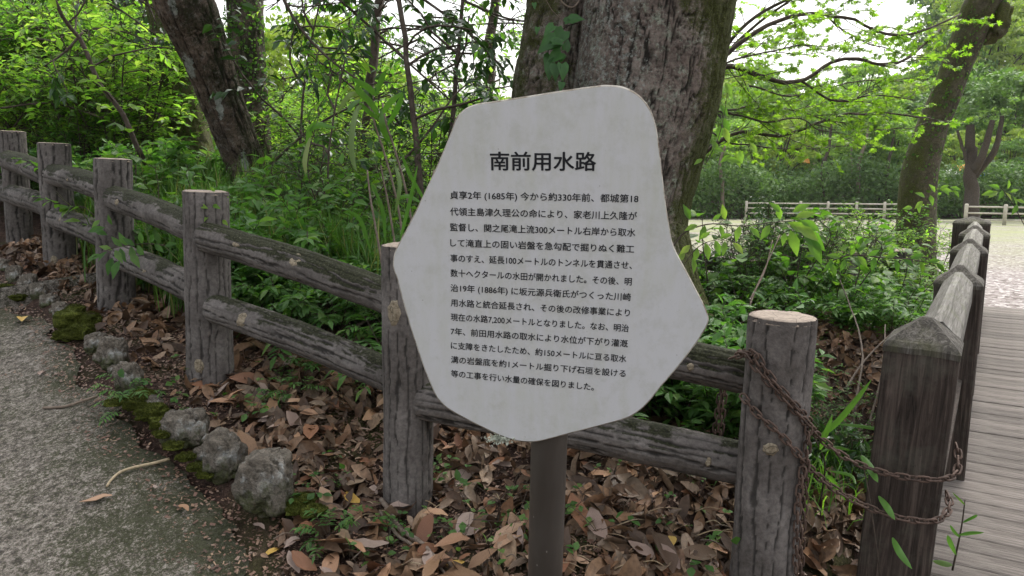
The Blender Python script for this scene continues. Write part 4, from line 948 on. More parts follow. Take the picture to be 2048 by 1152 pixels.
# grass and sasa blades
def blades(seed, n, h, w, spread, droop=.5, segs=5):
    r = np.random.default_rng(seed); V, Q = [], []; c = 0
    for i in range(n):
        a = r.uniform(0, 6.28); d = np.array([math.cos(a), math.sin(a), 0]); b = d * spread * r.random() ** .7; L = h * r.uniform(.5, 1.15); ww = w * r.uniform(.7, 1.2); s_ = np.array([-d[1], d[0], 0]) ; s_ = norm(s_ + r.normal(size=3) * .3)
        u = np.linspace(0, 1, segs + 1); k = droop * r.uniform(.4, 1.4)
        P = b + d * (u ** 2 * L * k)[:, None] * 1.0 + np.array([0, 0, 1.]) * (L * (u - .55 * k * u ** 2.5))[:, None] + d * (u * L * .15)[:, None]
        wv = ww * np.array([.5, .9, 1, .85, .55, .03][:segs + 1]) if segs == 5 else ww * np.sin(np.pi * np.clip(u * .9 + .1, 0, 1))
        V.append(np.concatenate([P - s_ * wv[:, None] / 2, P + s_ * wv[:, None] / 2])); m = segs + 1; j = np.arange(segs); Q.append(np.stack([j, j + m, j + m + 1, j + 1], -1) + c); c += 2 * m
    return np.vstack(V), np.vstack(Q)
GR = [mesh_data('grass_blades', *blades(200 + s, 60, .42, .009, .12), M['grassy'], True) for s in range(3)]
SA = [mesh_data('sasa_blades', *blades(210 + s, 26, .6, .024, .14, .7), M['grassy'], True) for s in range(3)]

# ------------------------------------------------------------------ trees
def _hcell(f): return np.clip(.5 - f, -.5, .5)
def trunk_mesh(C, Rr, nu, nv, seed, cell=(22, 9), depth=.02, mossf=None, flare=None, cg=1.0):
    PR = spline(np.column_stack([C, Rr]), nv); P, R0 = PR[:, :3], PR[:, 3]
    L = np.concatenate([[0], np.cumsum(np.linalg.norm(np.diff(P, axis=0), axis=1))]); T, A, B = frames(P); th = np.arange(nu) / nu * 2 * np.pi
    TH, LL = np.meshgrid(th, L); cx, sx = np.cos(TH), np.sin(TH)
    dirs = cx[..., None] * A[:, None] + sx[..., None] * B[:, None]
    big = fbm(np.stack([cx * 1.1, sx * 1.1, LL * .5], -1) + seed, seed, 2) - .5
    wob_ = (fbm(np.stack([cx * 2.5, sx * 2.5, LL * 2], -1) + seed, seed + 1, 3) - .5) * 1.8
    L3 = np.stack([cx, sx, LL], -1); k1 = R0.mean() / .075
    rg1 = np.abs(fbm(L3 * np.array([k1, k1, 2.2]) + seed, seed, 3) - .5); rg2 = np.abs(fbm(L3 * np.array([k1 * 2.4, k1 * 2.4, 6]) + seed, seed + 4, 3) - .5)
    f1, e = worley(TH / (2 * np.pi) * cell[0] + wob_ * .6, LL * cell[1] + wob_, cell[0], seed)
    f1b, e2 = worley(TH / (2 * np.pi) * cell[0] * 2, LL * cell[1] * 2.3 + wob_ * 2, cell[0] * 2, seed + 3)
    vert = np.abs(np.mod(TH / (2 * np.pi) * cell[0] * .8 + wob_ * 1.5, 1) - .5)
    crack = .95 * (1 - sst(.006, .030, rg1)) + .6 * (1 - sst(.006, .03, rg2)) + .35 * (1 - sst(.01, .07, e2)) * (fbm(L3 * 3, seed + 6, 2) > .48); crack = np.clip(crack * cg, 0, 1)
    fine = fbm(np.stack([cx * 14, sx * 14, LL * 16], -1), seed + 2, 3) - .5
    r = R0[:, None] * (1 + .16 * big) - depth * crack + depth * .8 * fine + depth * .5 * (_hcell(f1) )
    if flare is not None: r = r * (1 + flare * np.exp(-LL / .35) * (1 + .5 * np.sin(TH * 5 + seed)))
    V = P[:, None] + r[..., None] * dirs
    i = np.arange(nv - 1)[:, None] * nu; j = np.arange(nu)[None]; j2 = (j + 1) % nu
    mo = mossf(dirs, V) if mossf else np.full(TH.shape, .3)
    return V.reshape(-1, 3), np.stack([i + j, i + j2, i + nu + j2, i + nu + j], -1).reshape(-1, 4), crack.ravel(), np.broadcast_to(mo, TH.shape).ravel(), V, dirs
def ctl(pts):
    """[(px,py,z,half width px)] -> centre, radius (ordered base first)"""
    C = np.array([W(a, b, z) for a, b, z, h in pts]); r = np.array([h / FOC * z * math.cos(math.atan2(abs(a - 1024), FOC)) for a, b, z, h in pts]); return C, r
def crown_over(seed, c, R3, n, size, mat_tpl=T_SIX):
    r = np.random.default_rng(seed); cl = r.normal(size=(max(8, n // 110), 3)); cl = norm(cl) * r.uniform(.45, 1, (len(cl), 1)) * np.array(R3) + c
    i = r.integers(0, len(cl), n); P = cl[i] + r.normal(size=(n, 3)) * np.array([.55, .55, .22]) * min(R3) * .28
    D = norm(P - cl[i]) + r.normal(size=(n, 3)) * .5; return leaves(P, D, np.array([0, 0, 1.]) + r.normal(size=(n, 3)) * .5, size * r.uniform(.6, 1.3, n), mat_tpl), cl
# the big double-stemmed tree behind the sign
bt_c, bt_r = ctl([(1235, 640, 5.6, 185), (1232, 560, 5.6, 160), (1228, 440, 5.6, 144), (1255, 320, 5.55, 146), (1287, 200, 5.5, 152), (1303, 100, 5.45, 153), (1316, 0, 5.4, 157), (1335, -150, 5.35, 165), (1350, -420, 5.3, 165), (1380, -900, 5.2, 150)])
big = empty('big_tree', tuple(bt_c[1]), 'huge old tree with flaky grey-pink bark and two fused trunks behind the sign', 'tree')
def moss_big(d, V):  # moss on the right and low, bare in front
    return np.clip(.42 * d[..., 0] + .18 + .25 * d[..., 1] + .5 * sst(.35, .9, d[..., 0]), -.3, .95) + .75 * np.exp(-(((V[..., 0] - 1.18) / .16) ** 2 + ((V[..., 2] - bt_c[6][2] + .0) / .30) ** 2))
V, Q, cr, mo, G, dr = trunk_mesh(bt_c, bt_r, 350, 470, 5, (40, 6), .016, moss_big)
obj('trunk', V, Q, M['bark_big'], big, attrs={'crack': cr, 'moss': mo, 'patch': .16 + .26 * (1 - sst(.75, 1.05, V[:, 0]))})
b2_c, b2_r = ctl([(1140, 620, 5.75, 120), (1125, 500, 5.75, 110), (1112, 320, 5.75, 92), (1103, 190, 5.75, 80), (1112, 100, 5.75, 72), (1128, 0, 5.75, 74), (1142, -150, 5.75, 76), (1150, -420, 5.8, 78), (1100, -900, 6.2, 70)])
V, Q, cr, mo, G2, dr = trunk_mesh(b2_c, b2_r, 180, 320, 8, (24, 8), .018, lambda d, V: .42 + .2 * d[..., 0] * -1)
obj('side_trunk', V, Q, M['bark_big'], big, attrs={'crack': cr, 'moss': mo})
(LV, LT), cl = crown_over(3, bt_c[-1] + [0, 0, 2.6], (4.2, 4.2, 1.6), 9000, .16)
wd = MB()
for c_ in cl[:26]:
    a = bt_c[-1] + [0, 0, -.3]; wd.tube(spline([a, (a + c_) / 2 + [0, 0, .4], c_], 8), np.linspace(.12, .02, 8), 6)
wd.build('limb', M['branch'], big); obj('crown', LV, LT, M['dark'], big, smooth=False)
def small_branch(parent, pts, r0, r1, name='branch', n=26, k=7, mat='branch'):
    P = spline([W(*p) for p in pts], n); P = P + (vn(P * 9, 3)[:, None] - .5) * r0 * 1.2; V, Q, T = tube(P, np.linspace(r0, r1, n), k); return obj(name, V, [Q] + ([T] if T is not None else []), M[mat], parent), P
# curved pale vine on the side trunk
vine = empty('hanging_vine', tuple(W(1140, 10, 5.3)), 'thin pale vine looping across the top of the left fused trunk', 'vine')
small_branch(vine, [(1085, -60, 5.25), (1118, -5, 5.2), (1140, 14, 5.2), (1156, 5, 5.2), (1170, -40, 5.25)], .006, .006, 'stem', mat='twig')
small_branch(vine, [(1092, 0, 5.2), (1104, 20, 5.22), (1125, 42, 5.25), (1135, 70, 5.3)], .003, .002, 'stem', mat='twig')
# heart-leaved climber in the cleft
cl_ = empty('climbing_plant', tuple(W(1120, 170, 5.2)), 'climber with large heart-shaped leaves in the cleft of the double trunk', 'plant')
small_branch(cl_, [(1130, 175, 5.25), (1118, 110, 5.2), (1125, 60, 5.15), (1160, 45, 5.1)], .008, .003, 'stem')
me_h = mesh_data('heart_leaf', T_HEART[0] * np.array([.85, .85, 1.6]), T_HEART[1], leaf_mat('climber_leaf', [(.035, .11, .022), (.06, .17, .04)], .3, .4, .4), True)
def single_leaves(parent, items, me, name='leaf'):
    """items: px,py (leaf base), z, tip dx,dy in px, facing tilt"""
    for (px, py, z, dx, dy, tw) in items:
        p = W(px, py, z); q = W(px + dx, py + dy, z - .02); d = q - p; L = np.linalg.norm(d); d /= L
        n = norm(np.array([tw, -1.0, .45])); s = norm(np.cross(d, n)); u = np.cross(s, d)
        Mx = np.eye(4); Mx[:3, 0] = s * L * .85; Mx[:3, 1] = d * L; Mx[:3, 2] = u * L; Mx[:3, 3] = p - origin_of(parent); inst(name, me, parent, Matrix(Mx.tolist()))
single_leaves(cl_, [(1128, 62, 5.08, -28, 38, .2), (1108, 52, 5.1, -26, 18, -.3), (1112, 78, 5.05, -44, 26, .1), (1104, 85, 5.02, 28, -10, 0), (1118, 86, 5.05, -34, 12, .3), (1108, 84, 5.0, 24, 2, .4), (1140, 40, 5.08, 34, -8, .2), (1130, 44, 5.1, 22, -12, -.2),
    (1122, 105, 5.1, -34, 22, .2), (1110, 130, 5.05, 2, 34, 0), (1124, 128, 5.05, 6, 36, .3), (1102, 128, 5.08, -8, 34, -.3), (1130, 100, 5.1, 10, -28, .4), (1120, 120, 5.1, 14, -12, .2), (1100, 110, 5.12, -14, 26, -.2), (1124, 165, 5.05, -4, 20, 0), (1075, 55, 5.2, -2, 14, 0), (1068, 6, 5.25, 2, 12, 0)], me_h)

def tree_obj(name, label, pts, mat, nu, nv, seed, cell, depth, moss, group=None, flare=.25, cg=1.0, patches=(), rs=1.0):
    C, r = ctl(pts); r = r * rs; e = empty(name, tuple(C[0]), label, 'tree', group)
    V, Q, cr, mo, G, dr = trunk_mesh(C, r, nu, nv, seed, cell, depth, (lambda d, V: moss) if isinstance(moss, float) else moss, flare, cg)
    pa = np.zeros(len(V))
    for (px, py, z, s1, s2) in patches:
        w_ = W(px, py, z); pa = np.maximum(pa, np.exp(-(((V[:, 0] - w_[0]) / s1) ** 2 + ((V[:, 2] - w_[2]) / s2) ** 2)) * (V[:, 1] < np.interp(V[:, 2], C[:, 2], C[:, 1])))
    obj('trunk', V, Q, M[mat], e, attrs={'crack': cr, 'moss': mo, 'patch': pa}); return e, C, G
tl, C1, G1 = tree_obj('leaning_tree', 'dark bark tree leaning left, white lichen patch, rising behind the fence', [(522, 450, 6.2, 50), (515, 412, 6.2, 42), (500, 350, 6.1, 40), (470, 270, 5.95, 42), (440, 190, 5.8, 45), (418, 125, 5.65, 50), (390, 55, 5.5, 58), (365, -5, 5.35, 62), (310, -150, 5.1, 64), (200, -450, 4.7, 60), (100, -900, 4.5, 50)], 'bark_dark', 150, 300, 21, (18, 9), .013, lambda d, V: .30 + .28 * d[..., 0], flare=.1, patches=((376, 132, 5.5, .05, .09), (345, 3, 5.2, .04, .045), (430, 210, 5.6, .03, .12), (360, 22, 5.3, .03, .05), (480, 330, 5.8, .03, .14)))
(LV, LT), cl = crown_over(5, C1[-1] + [-.6, 0, 1.5], (3.2, 3, 1.1), 5000, .12); obj('crown', LV, LT, M['dark'], tl, smooth=False)
tm1, C2, _ = tree_obj('mossy_tree', 'moss covered trunk directly behind the leaning tree', [(388, 330, 7.6, 38), (378, 250, 7.6, 36), (360, 150, 7.6, 36), (338, 60, 7.6, 38), (324, -40, 7.6, 38), (300, -400, 7.6, 34)], 'bark_moss', 80, 140, 31, (12, 8), .012, .62)
tm2, C3, _ = tree_obj('ivy_tree', 'dark upright trunk with small creeping ivy, right of the leaning tree', [(508, 400, 7.4, 42), (505, 300, 7.4, 38), (498, 180, 7.4, 37), (492, 60, 7.4, 37), (488, -60, 7.4, 38), (470, -400, 7.4, 36)], 'bark_dark', 80, 150, 37, (12, 8), .012, .55)
tm3, C4, _ = tree_obj('shaded_tree', 'thick shaded trunk at the upper left, left of the leaning tree', [(290, 330, 9.0, 34), (280, 200, 9, 34), (262, 80, 9, 34), (250, -60, 9, 36), (235, -400, 9, 36)], 'bark_dark', 60, 110, 41, (10, 6), .015, .6)
tm4, C5, _ = tree_obj('edge_tree', 'dark trunk cut by the top left corner of the photo', [(40, 330, 9.0, 24), (26, 180, 9, 22), (12, 60, 9, 22), (0, -60, 9, 22), (-20, -400, 9, 22)], 'bark_dark', 50, 90, 43, (9, 6), .012, .5)
tr_, C6, G6 = tree_obj('leaning_tree', 'tall grey-green trunk leaning right with tiny creepers, at the edge of the gravel lot', [(1822, 580, 9.3, 56), (1828, 520, 9.2, 50), (1832, 440, 9.1, 47), (1838, 350, 9.0, 45), (1862, 260, 8.9, 39), (1889, 195, 8.8, 37), (1918, 120, 8.7, 38), (1948, 50, 8.6, 44), (1972, 0, 8.5, 47), (2030, -90, 8.4, 44), (2100, -300, 8.2, 42), (2200, -700, 8.2, 36)], 'bark_moss', 120, 240, 51, (16, 6), .007, lambda d, V: .36 + .25 * -d[..., 0], flare=.0, cg=.3, rs=.86)
(LV, LT), cl = crown_over(7, C6[-1] + [1.0, -1.5, 1.2], (3, 3, 1.0), 2800, .12); obj('crown', LV, LT, M['maple'], tr_, smooth=False)
k_, _, _ = blob(np.zeros(3), (.2, .2, .24), 3, 30, 20, rough=.5); c_ = W(1994, 40, 8.5); Vb, Qb, lw = blob(c_, (.15, .15, .2), 3, 30, 20, rough=.5)
obj('burl', Vb, Qb, M['bark_moss'], tr_, attrs={'crack': lw * 0, 'moss': lw * 0 + .6})

def creeper(name, label, C, rfun, n, size, seed, mat, zr, group=None):
    """small leaves lying on a trunk given by centre curve C and radii"""
    r = np.random.default_rng(seed); u = r.random(n) * (len(C) - 1) * zr[1] + (len(C) - 1) * zr[0]; u = np.clip(u, 0, len(C) - 1.01); i = u.astype(int); P = C[i] + (C[i + 1] - C[i]) * (u - i)[:, None]
    a = r.uniform(-math.pi, 0, n) + np.sin(u * 3) * .5; R_ = rfun(u) * 1.03; d = np.stack([np.cos(a), np.sin(a), a * 0], -1); V, T = leaves(P + d * R_[:, None], np.array([0, 0, -1.]) + r.normal(size=(n, 3)) * .9, d + r.normal(size=(n, 3)) * .3, size * r.uniform(.5, 1.3, n), T_WIDE if size > .03 else T_KITE)
    return obj(name, V, T, M[mat], smooth=False, label=label, cat='creeper', kind='stuff', group=group)
def rf(pts):
    C, r = ctl(pts); return C
creeper('creeper', 'small creeping leaves on the trunk leaning right', C6, lambda u: np.interp(u, range(12), ctl([(1822, 580, 9.3, 56), (1828, 520, 9.2, 50), (1832, 440, 9.1, 47), (1838, 350, 9.0, 45), (1862, 260, 8.9, 39), (1889, 195, 8.8, 37), (1918, 120, 8.7, 38), (1948, 50, 8.6, 44), (1972, 0, 8.5, 47), (2030, -90, 8.4, 44), (2100, -300, 8.2, 42), (2200, -700, 8.2, 36)])[1] * .86), 900, .035, 3, 'green', (.05, .8))
creeper('creeper', 'tiny ivy leaves on the upright trunk right of the dark leaning tree', C3, lambda u: 0 * u + .178, 1500, .032, 4, 'green', (0, .95))
creeper('creeper', 'tiny ivy leaves on the moss covered trunk', C2, lambda u: 0 * u + .168, 1300, .032, 5, 'green', (0, .95))
creeper('creeper', 'dark ivy leaves on the shaded upper-left trunk', C4, lambda u: 0 * u + .20, 1500, .05, 6, 'dark', (0, .95))

# slim trunks and saplings between the leaning tree and the sign
def slim(label, pts, r0, r1, spray, seed, name='slim_tree', lmat='green', lf=None, lv=None, group=None):
    P = spline([W(*p) for p in pts], 22); P = P + (vn(P * 6, seed)[:, None] - .5) * r0 * 1.5
    e = empty(name, tuple(P[0]), label, 'tree', group); wood, (LV, LT) = grow(seed, [(P, r0, r1)], lv or [dict(n=2.2, ang=1.0, len=.9, r=.010, up=.1, wob=.2, t0=.3, flat=.7), dict(n=7, ang=.8, len=.35, r=.003, seg=3, k=3)], lf or dict(size=.085, dens=28, tpl=T_OVAL, droop=-.5, levels=[-1]))
    wood.build('trunk', M['branch'], e); obj('foliage', LV, LT, M[lmat], e, smooth=False); return e
slim('slim dark sapling slanting from upper left down behind the third fence post', [(292, 330, 5.6), (262, 262, 5.5), (235, 210, 5.45), (190, 150, 5.35), (165, 90, 5.3), (140, 50, 5.25), (104, -10, 5.1), (60, -120, 5.0)], .020, .012, 1, 301, lmat='lime', lf=dict(size=.085, dens=22, tpl=T_OVAL, droop=-.1, tilt=.25, levels=[-1]), lv=[dict(n=3.2, ang=1.1, len=.8, r=.007, up=.15, wob=.15, t0=.25, flat=.4), dict(n=7, ang=.8, len=.3, r=.0025, seg=3, k=3, flat=.4)])
slim('slender trunk crossing behind the sasa clump, top near the middle left', [(760, 520, 6.4), (745, 400, 6.4), (733, 280, 6.4), (738, 190, 6.4), (748, 100, 6.4), (758, 0, 6.4), (765, -160, 6.4)], .048, .036, 1, 302, lmat='dark')
slim('thin grey sapling left of the sign, splitting at mid height', [(850, 420, 4.9), (834, 320, 4.9), (828, 240, 4.9), (822, 170, 4.9), (812, 90, 4.9), (800, 10, 4.9), (792, -140, 4.9)], .022, .016, 1, 303, lmat='dark')
slim('thin dark sapling touching the upper left corner of the sign', [(893, 340, 5.4), (905, 230, 5.4), (915, 130, 5.4), (922, 40, 5.4), (930, -100, 5.4)], .019, .013, 1, 304, lmat='dark')
slim('pale leafy trunk just left of the big tree', [(968, 330, 9), (975, 150, 9), (984, 60, 9), (992, -60, 9), (1004, -200, 9)], .07, .05, 1, 305, lmat='green')
slim('thin sapling between the ivy trunk and the sasa clump', [(600, 420, 5.6), (602, 300, 5.6), (606, 200, 5.6), (616, 110, 5.6), (640, 0, 5.6)], .012, .006, 1, 306, lmat='dark')
slim('wiry sapling behind the fourth fence post', [(672, 470, 5.0), (655, 350, 5.0), (668, 230, 5.0), (690, 120, 5.0)], .008, .005, 1, 307, lmat='green')
# evergreen boughs with hanging leaves reaching across the top centre-left
def bough(label, pts, r0, seed, lmat='dark', size=.085, dens=30, droop=-.8, n=4.5, ln=.55, name='tree_bough', tpl=T_OVAL, cat='branch', flat=.8, grav=-.05, twn=7, twl=.28, side=.8):
    P = spline([W(*p) for p in pts], 18); e = empty(name, tuple(P[0]), label, cat)
    wood, (LV, LT) = grow(seed, [(P, r0, r0 * .4)], [dict(n=n, ang=.9, len=ln, r=r0 * .4, wob=.2, t0=.1, flat=flat, grav=grav), dict(n=twn, ang=.8, len=twl, r=.0025, seg=3, k=3, grav=grav, flat=flat)], dict(size=size, dens=dens, tpl=tpl, droop=droop, levels=[-1], side=side))
    wood.build('branch', M['branch'], e); obj('foliage', LV, LT, M[lmat], e, smooth=False); return e
bough('dark evergreen bough with hanging leaves above the ivy trunk', [(540, -60, 5.2), (590, 40, 5.2), (650, 110, 5.1), (730, 170, 5.0)], .014, 401)
bough('dark evergreen bough crossing the bright gap over the sasa clump', [(560, -90, 5.6), (680, 0, 5.5), (800, 110, 5.4), (900, 200, 5.3)], .014, 402)
bough('dark leafy bough along the top edge left of the big tree', [(700, -100, 6.2), (820, -20, 6.2), (930, 60, 6.1), (1010, 140, 6.0)], .016, 403)
bough('dark leafy bough hanging in the top left quarter', [(150, -110, 5.8), (250, -20, 5.7), (330, 30, 5.7)], .014, 404)
bough('mid-height evergreen bough between the ivy trunk and the slender trunk', [(540, 330, 5.6), (620, 260, 5.5), (700, 215, 5.4), (780, 190, 5.4)], .012, 405)
bough('evergreen bough beside the upper left corner of the sign', [(800, 330, 5.0), (860, 260, 4.9), (910, 190, 4.9), (960, 150, 4.9)], .010, 406)
# Japanese maple sprays on the right
ma = empty('maple_tree', tuple(W(1350, 500, 7.4)), 'maple with layered bright green foliage reaching right from behind the big tree', 'tree')
mr = 500
for pts, r0 in (([(1380, 330, 7.2), (1465, 270, 7.2), (1560, 270, 7.3), (1680, 230, 7.4), (1750, 225, 7.5), (1860, 235, 7.6)], .02), ([(1400, 200, 6.8), (1455, 132, 6.8), (1520, 150, 6.9), (1600, 163, 7.0), (1680, 120, 7.1), (1790, 130, 7.3), (1880, 60, 7.5)], .028),
                ([(1380, 200, 6.6), (1462, 100, 6.6), (1540, 50, 6.6), (1630, 28, 6.7), (1700, 40, 6.8), (1800, 72, 7.0), (1920, 30, 7.2)], .024), ([(1390, 200, 7.4), (1470, 88, 7.4), (1580, 0, 7.3), (1680, -60, 7.2)], .02),
                ([(1400, 180, 6.9), (1480, 60, 6.9), (1600, -10, 6.9), (1760, -60, 6.9), (1900, -50, 6.9)], .02), ([(1600, 163, 7.0), (1680, 205, 7.0), (1740, 190, 7.0), (1830, 200, 7.1)], .012), ([(1400, 230, 6.9), (1470, 228, 6.9), (1540, 245, 6.9), (1600, 235, 7.0), (1650, 260, 7.1)], .012), ([(1400, 150, 6.3), (1480, 115, 6.3), (1570, 95, 6.4), (1660, 90, 6.5)], .010), ([(1390, 250, 7.8), (1480, 290, 7.8), (1580, 300, 7.9), (1700, 290, 8.0)], .010), ([(1500, 170, 7.9), (1600, 190, 7.9), (1720, 160, 8.0), (1830, 160, 8.1)], .010), ([(1640, 20, 7.4), (1740, 90, 7.5), (1850, 110, 7.6)], .010), ([(1450, 215, 7.6), (1560, 215, 7.7), (1700, 250, 7.9), (1820, 260, 8.0)], .010)):
    P = spline([W(*p) for p in pts], 26); P = P + (vn(P * 5, 9)[:, None] - .5) * .06; V, Q, T = tube(P, np.linspace(r0, r0 * .35, 26), 7); obj('branch', V, [Q, T], M['branch'], ma)
    wood, (LV, LT) = grow(mr, [(P, r0 * .5, r0 * .2)], [dict(n=6.5, ang=.9, len=.6, r=.005, wob=.15, t0=.08, flat=.3, k=3), dict(n=8, ang=.8, len=.3, r=.0022, seg=3, k=3, flat=.25)], dict(size=.045, dens=50, tpl=T_MAPLE, droop=-.12, tilt=.7, levels=[-1], rnd=.5)); mr += 1
    wood.build('twig', M['branch'], ma); obj('foliage', LV, LT, M['maple'], ma, smooth=False)
P = spline([W(1330, 600, 7.6), W(1345, 480, 7.6), W(1370, 330, 7.3), W(1400, 190, 6.9), W(1395, 60, 7.0), W(1360, -120, 7.1)], 20); V, Q, T = tube(P, np.linspace(.09, .04, 20), 10); obj('trunk', V, [Q, T], M['branch'], ma)

# ------------------------------------------------------------------ far trees
def far_crown(seed, n=5200, tpl=T_KITE, R3=(2.6, 2.6, 2.3), size=.22):
    r = np.random.default_rng(seed); m = 60; th = r.uniform(0, 6.28, m); zz = r.uniform(-.75, 1, m); rr = np.sqrt(1 - np.clip(zz, -1, 1) ** 2) * r.uniform(.45, 1, m)
    cl = np.stack([rr * np.cos(th), rr * np.sin(th), zz], -1) * np.array(R3) + [0, 0, 4.4]; w_ = r.uniform(.35, .8, m)
    i = r.integers(0, m, n); dd = norm(r.normal(size=(n, 3))); dd[:, 2] = np.abs(dd[:, 2]) * .8 - .1; P = cl[i] + dd * w_[i][:, None] * np.array([1.1, 1.1, .6]) * r.uniform(.75, 1.05, (n, 1))
    lv_ = leaves(P, np.cross(dd, r.normal(size=(n, 3))) + r.normal(size=(n, 3)) * .25, dd + r.normal(size=(n, 3)) * .4, size * r.uniform(.6, 1.3, n), tpl)
    wood = MB(); wood.tube(spline([[0, 0, -.5], [.1, .05, 1.2], [-.1, .1, 2.6], [0, 0, 4.2]], 8), np.linspace(.2, .08, 8), 7)
    for c_ in cl[:16]: a = np.array([0, 0, r.uniform(1.6, 3.6)]); wood.tube(spline([a, (a + c_) / 2 + [0, 0, .15], c_], 6), np.linspace(.07, .02, 6), 4, False)
    return wood, lv_
for key, mt, s0_ in (('far1', 'farleaf', 600), ('far2', 'farleaf2', 610), ('far3', 'farleaf3', 620)):
    plant_kind(key, 'hillside_tree', 'branch', mt, lambda s, s0_=s0_: far_crown(s0_ + s), 2, 'crown')
fr = random.Random(21)
KN = {'far1': 'mid-green', 'far2': 'yellow-green', 'far3': 'dark green'}
def far(px, z, sc, key, label, group, sink=.2):
    zn = ('left of the dark leaning tree' if px < 420 else 'between the dark leaning tree and the sign') if px < 1000 else ('behind the big double trunk' if px < 1400 else ('between big double trunk and right leaning trunk' if px < 1860 else 'right of the right leaning trunk'))
    label = '%s %s, %s' % (KN[key], label, zn); group = label.replace('tree,', 'trees,')
    x = (px - 1024) / FOC * z; y = z * cP + 0; g = Hs(x, y)
    e = put(key, fr.randrange(2), (x, y, g - sink), fr.uniform(0, 6.28), sc * fr.uniform(.85, 1.15), label, 'tree', group); return e
cnt = 0
for row, (z0, z1, n, sc) in enumerate(((53, 57, 22, .95), (60, 66, 22, 1.25), (70, 78, 22, 1.5), (84, 96, 22, 1.9), (104, 118, 20, 2.3))):
    for i in range(n):
        px = 1330 + (i + fr.random()) / n * 1050; z = fr.uniform(z0, z1)
        key = fr.choice(['far1', 'far1', 'far2', 'far1', 'far3'] if px < 1850 else ['far1', 'far2', 'far2', 'far3'])
        if row > 3 and px < 1870: continue
        far(px, z, (1.0 if row == 3 and px < 1870 else sc) * (1.2 if px > 1880 and row > 1 else (.88 if row == 2 else .95)), key, 'hillside tree', 'hillside trees in rank %d' % min(row, 1))
for row, (z0, z1, n, sc) in enumerate(((17, 22, 15, .55), (26, 34, 17, .72), (42, 52, 20, 1.0))):
    for i in range(n):
        px = -150 + (i + fr.random()) / n * 1450; z = fr.uniform(z0, z1)
        far(px, z, sc * (1.35 if px < 260 else 1), fr.choice(['far1', 'far2', 'far1']), 'bright far tree', 'bright trees beyond the undergrowth')
# distinct dark forked tree at the right, and pale leaning trunks across the lot
dk = empty('forked_tree', tuple(W(1945, 440, 40)), 'dark forked tree trunk standing across the lot, right of the leaning trunk', 'tree')
for pts, r0 in (([(1945, 450, 44), (1942, 340, 44), (1940, 250, 44)], .45), ([(1945, 345, 44), (1965, 310, 43), (1985, 240, 43)], .28), ([(1948, 380, 44), (1935, 330, 44), (1915, 260, 44)], .15), ([(1950, 350, 44), (1990, 300, 43), (2005, 230, 43)], .22)):
    small_branch(dk, pts, r0, r0 * .5, 'trunk', 14)
(LV, LT), cl = crown_over(11, W(1985, 190, 43), (4.2, 3, 2.0), 4200, .3, T_KITE); obj('crown', LV, LT, M['farleaf3'], dk, smooth=False)
for i, (a, b, rr) in enumerate((([(1718, 325, 49), (1730, 290, 49), (1738, 255, 49)], 'a', .13), ([(1645, 335, 49), (1658, 295, 49), (1662, 240, 49)], 'b', .14), ([(1705, 285, 50), (1735, 250, 50)], 'c', .07), ([(1445, 370, 48), (1440, 330, 48), (1450, 290, 48)], 'd', .13), ([(1775, 340, 49), (1782, 300, 49), (1790, 260, 49)], 'e', .12))):
    lb = {'a': 'pale leaning trunk in the middle of the far wooded slope', 'b': 'dark slanting trunk left of the pale one on the far slope', 'c': 'thin pale slanted dead stem above the pale trunk', 'd': 'pale slim trunk on the far slope beside the big tree', 'e': 'slim far trunk beside the leaning foreground trunk'}[b]
    e = empty('far_tree', tuple(W(*a[0])), lb, 'tree'); small_branch(e, [(a[0][0], a[0][1] + 60, a[0][2])] + a, rr, rr * .6, 'trunk', 12, mat='twig' if b in 'acd' else 'branch')
    c = W(a[-1][0], a[-1][1] - 20, a[-1][2]); (LV, LT), cl = crown_over(70 + i, c, (1.8, 1.5, 1.2), 1200, .25, T_KITE); obj('crown', LV, LT, M['farleaf'], e, smooth=False)
# hedge bank at the far edge of the lot
r = np.random.default_rng(77); n = 42000; px = r.uniform(1300, 2250, n); z = r.uniform(48.5, 54, n); x = (px - 1024) / FOC * z; y = z * cP; g = H(x, y); hh = (1.6 + 3.2 * fbm(np.stack([x * .35, y * .35, x * 0], -1), 5, 2)); P = np.stack([x, y, g + hh * r.random(n) ** .7], -1)
V, T = leaves(P, r.normal(size=(n, 3)), np.array([0, -.3, 1.]) + r.normal(size=(n, 3)) * .5, .26 * r.uniform(.5, 1.3, n), T_KITE); obj('hedge_bank', V, T, M['farleaf3'], smooth=False, label='dark bushy bank along the far edge of the gravel lot', cat='hedge', kind='stuff')
# tarps glimpsed through the trees
mt = {k: NT(k + '_tarpaulin') for k in ('orange', 'blue', 'white')}
for k, c in (('orange', (.75, .30, .05)), ('blue', (.05, .22, .6)), ('white', (.7, .68, .66))): M['tarp_' + k] = mt[k].done(mt[k].pbr(c, .6, .3))
def tarp(k, label, px, py, z, w, h, d):
    c = W(px, py, z); xs_ = np.linspace(-w / 2, w / 2, 14); us = np.linspace(-1, 1, 9); V = []
    for a in xs_:
        for u in us: V.append([c[0] + a, c[1] + u * d, c[2] + h * (1 - abs(u) ** 1.3) - h / 2 + .06 * math.sin(a * 4 + u * 3)])
    i = np.arange(13)[:, None] * 9 + np.arange(8)[None]; Q = np.stack([i, i + 1, i + 10, i + 9], -1).reshape(-1, 4)
    mb = MB(); mb.add(V, Q); V2 = np.array(V) - [0, 0, .03]; mb.add(V2, Q[:, ::-1]); mb.build('tarpaulin', M['tarp_' + k], label=label, cat='tarpaulin', smooth=True)
tarp('orange', 'orange tarpaulin glimpsed between far trees at the right', 1922, 336, 51, .7, .45, .3); tarp('blue', 'blue tarpaulin on the ground beside the orange one', 1945, 346, 50.5, 1.3, .22, .3)
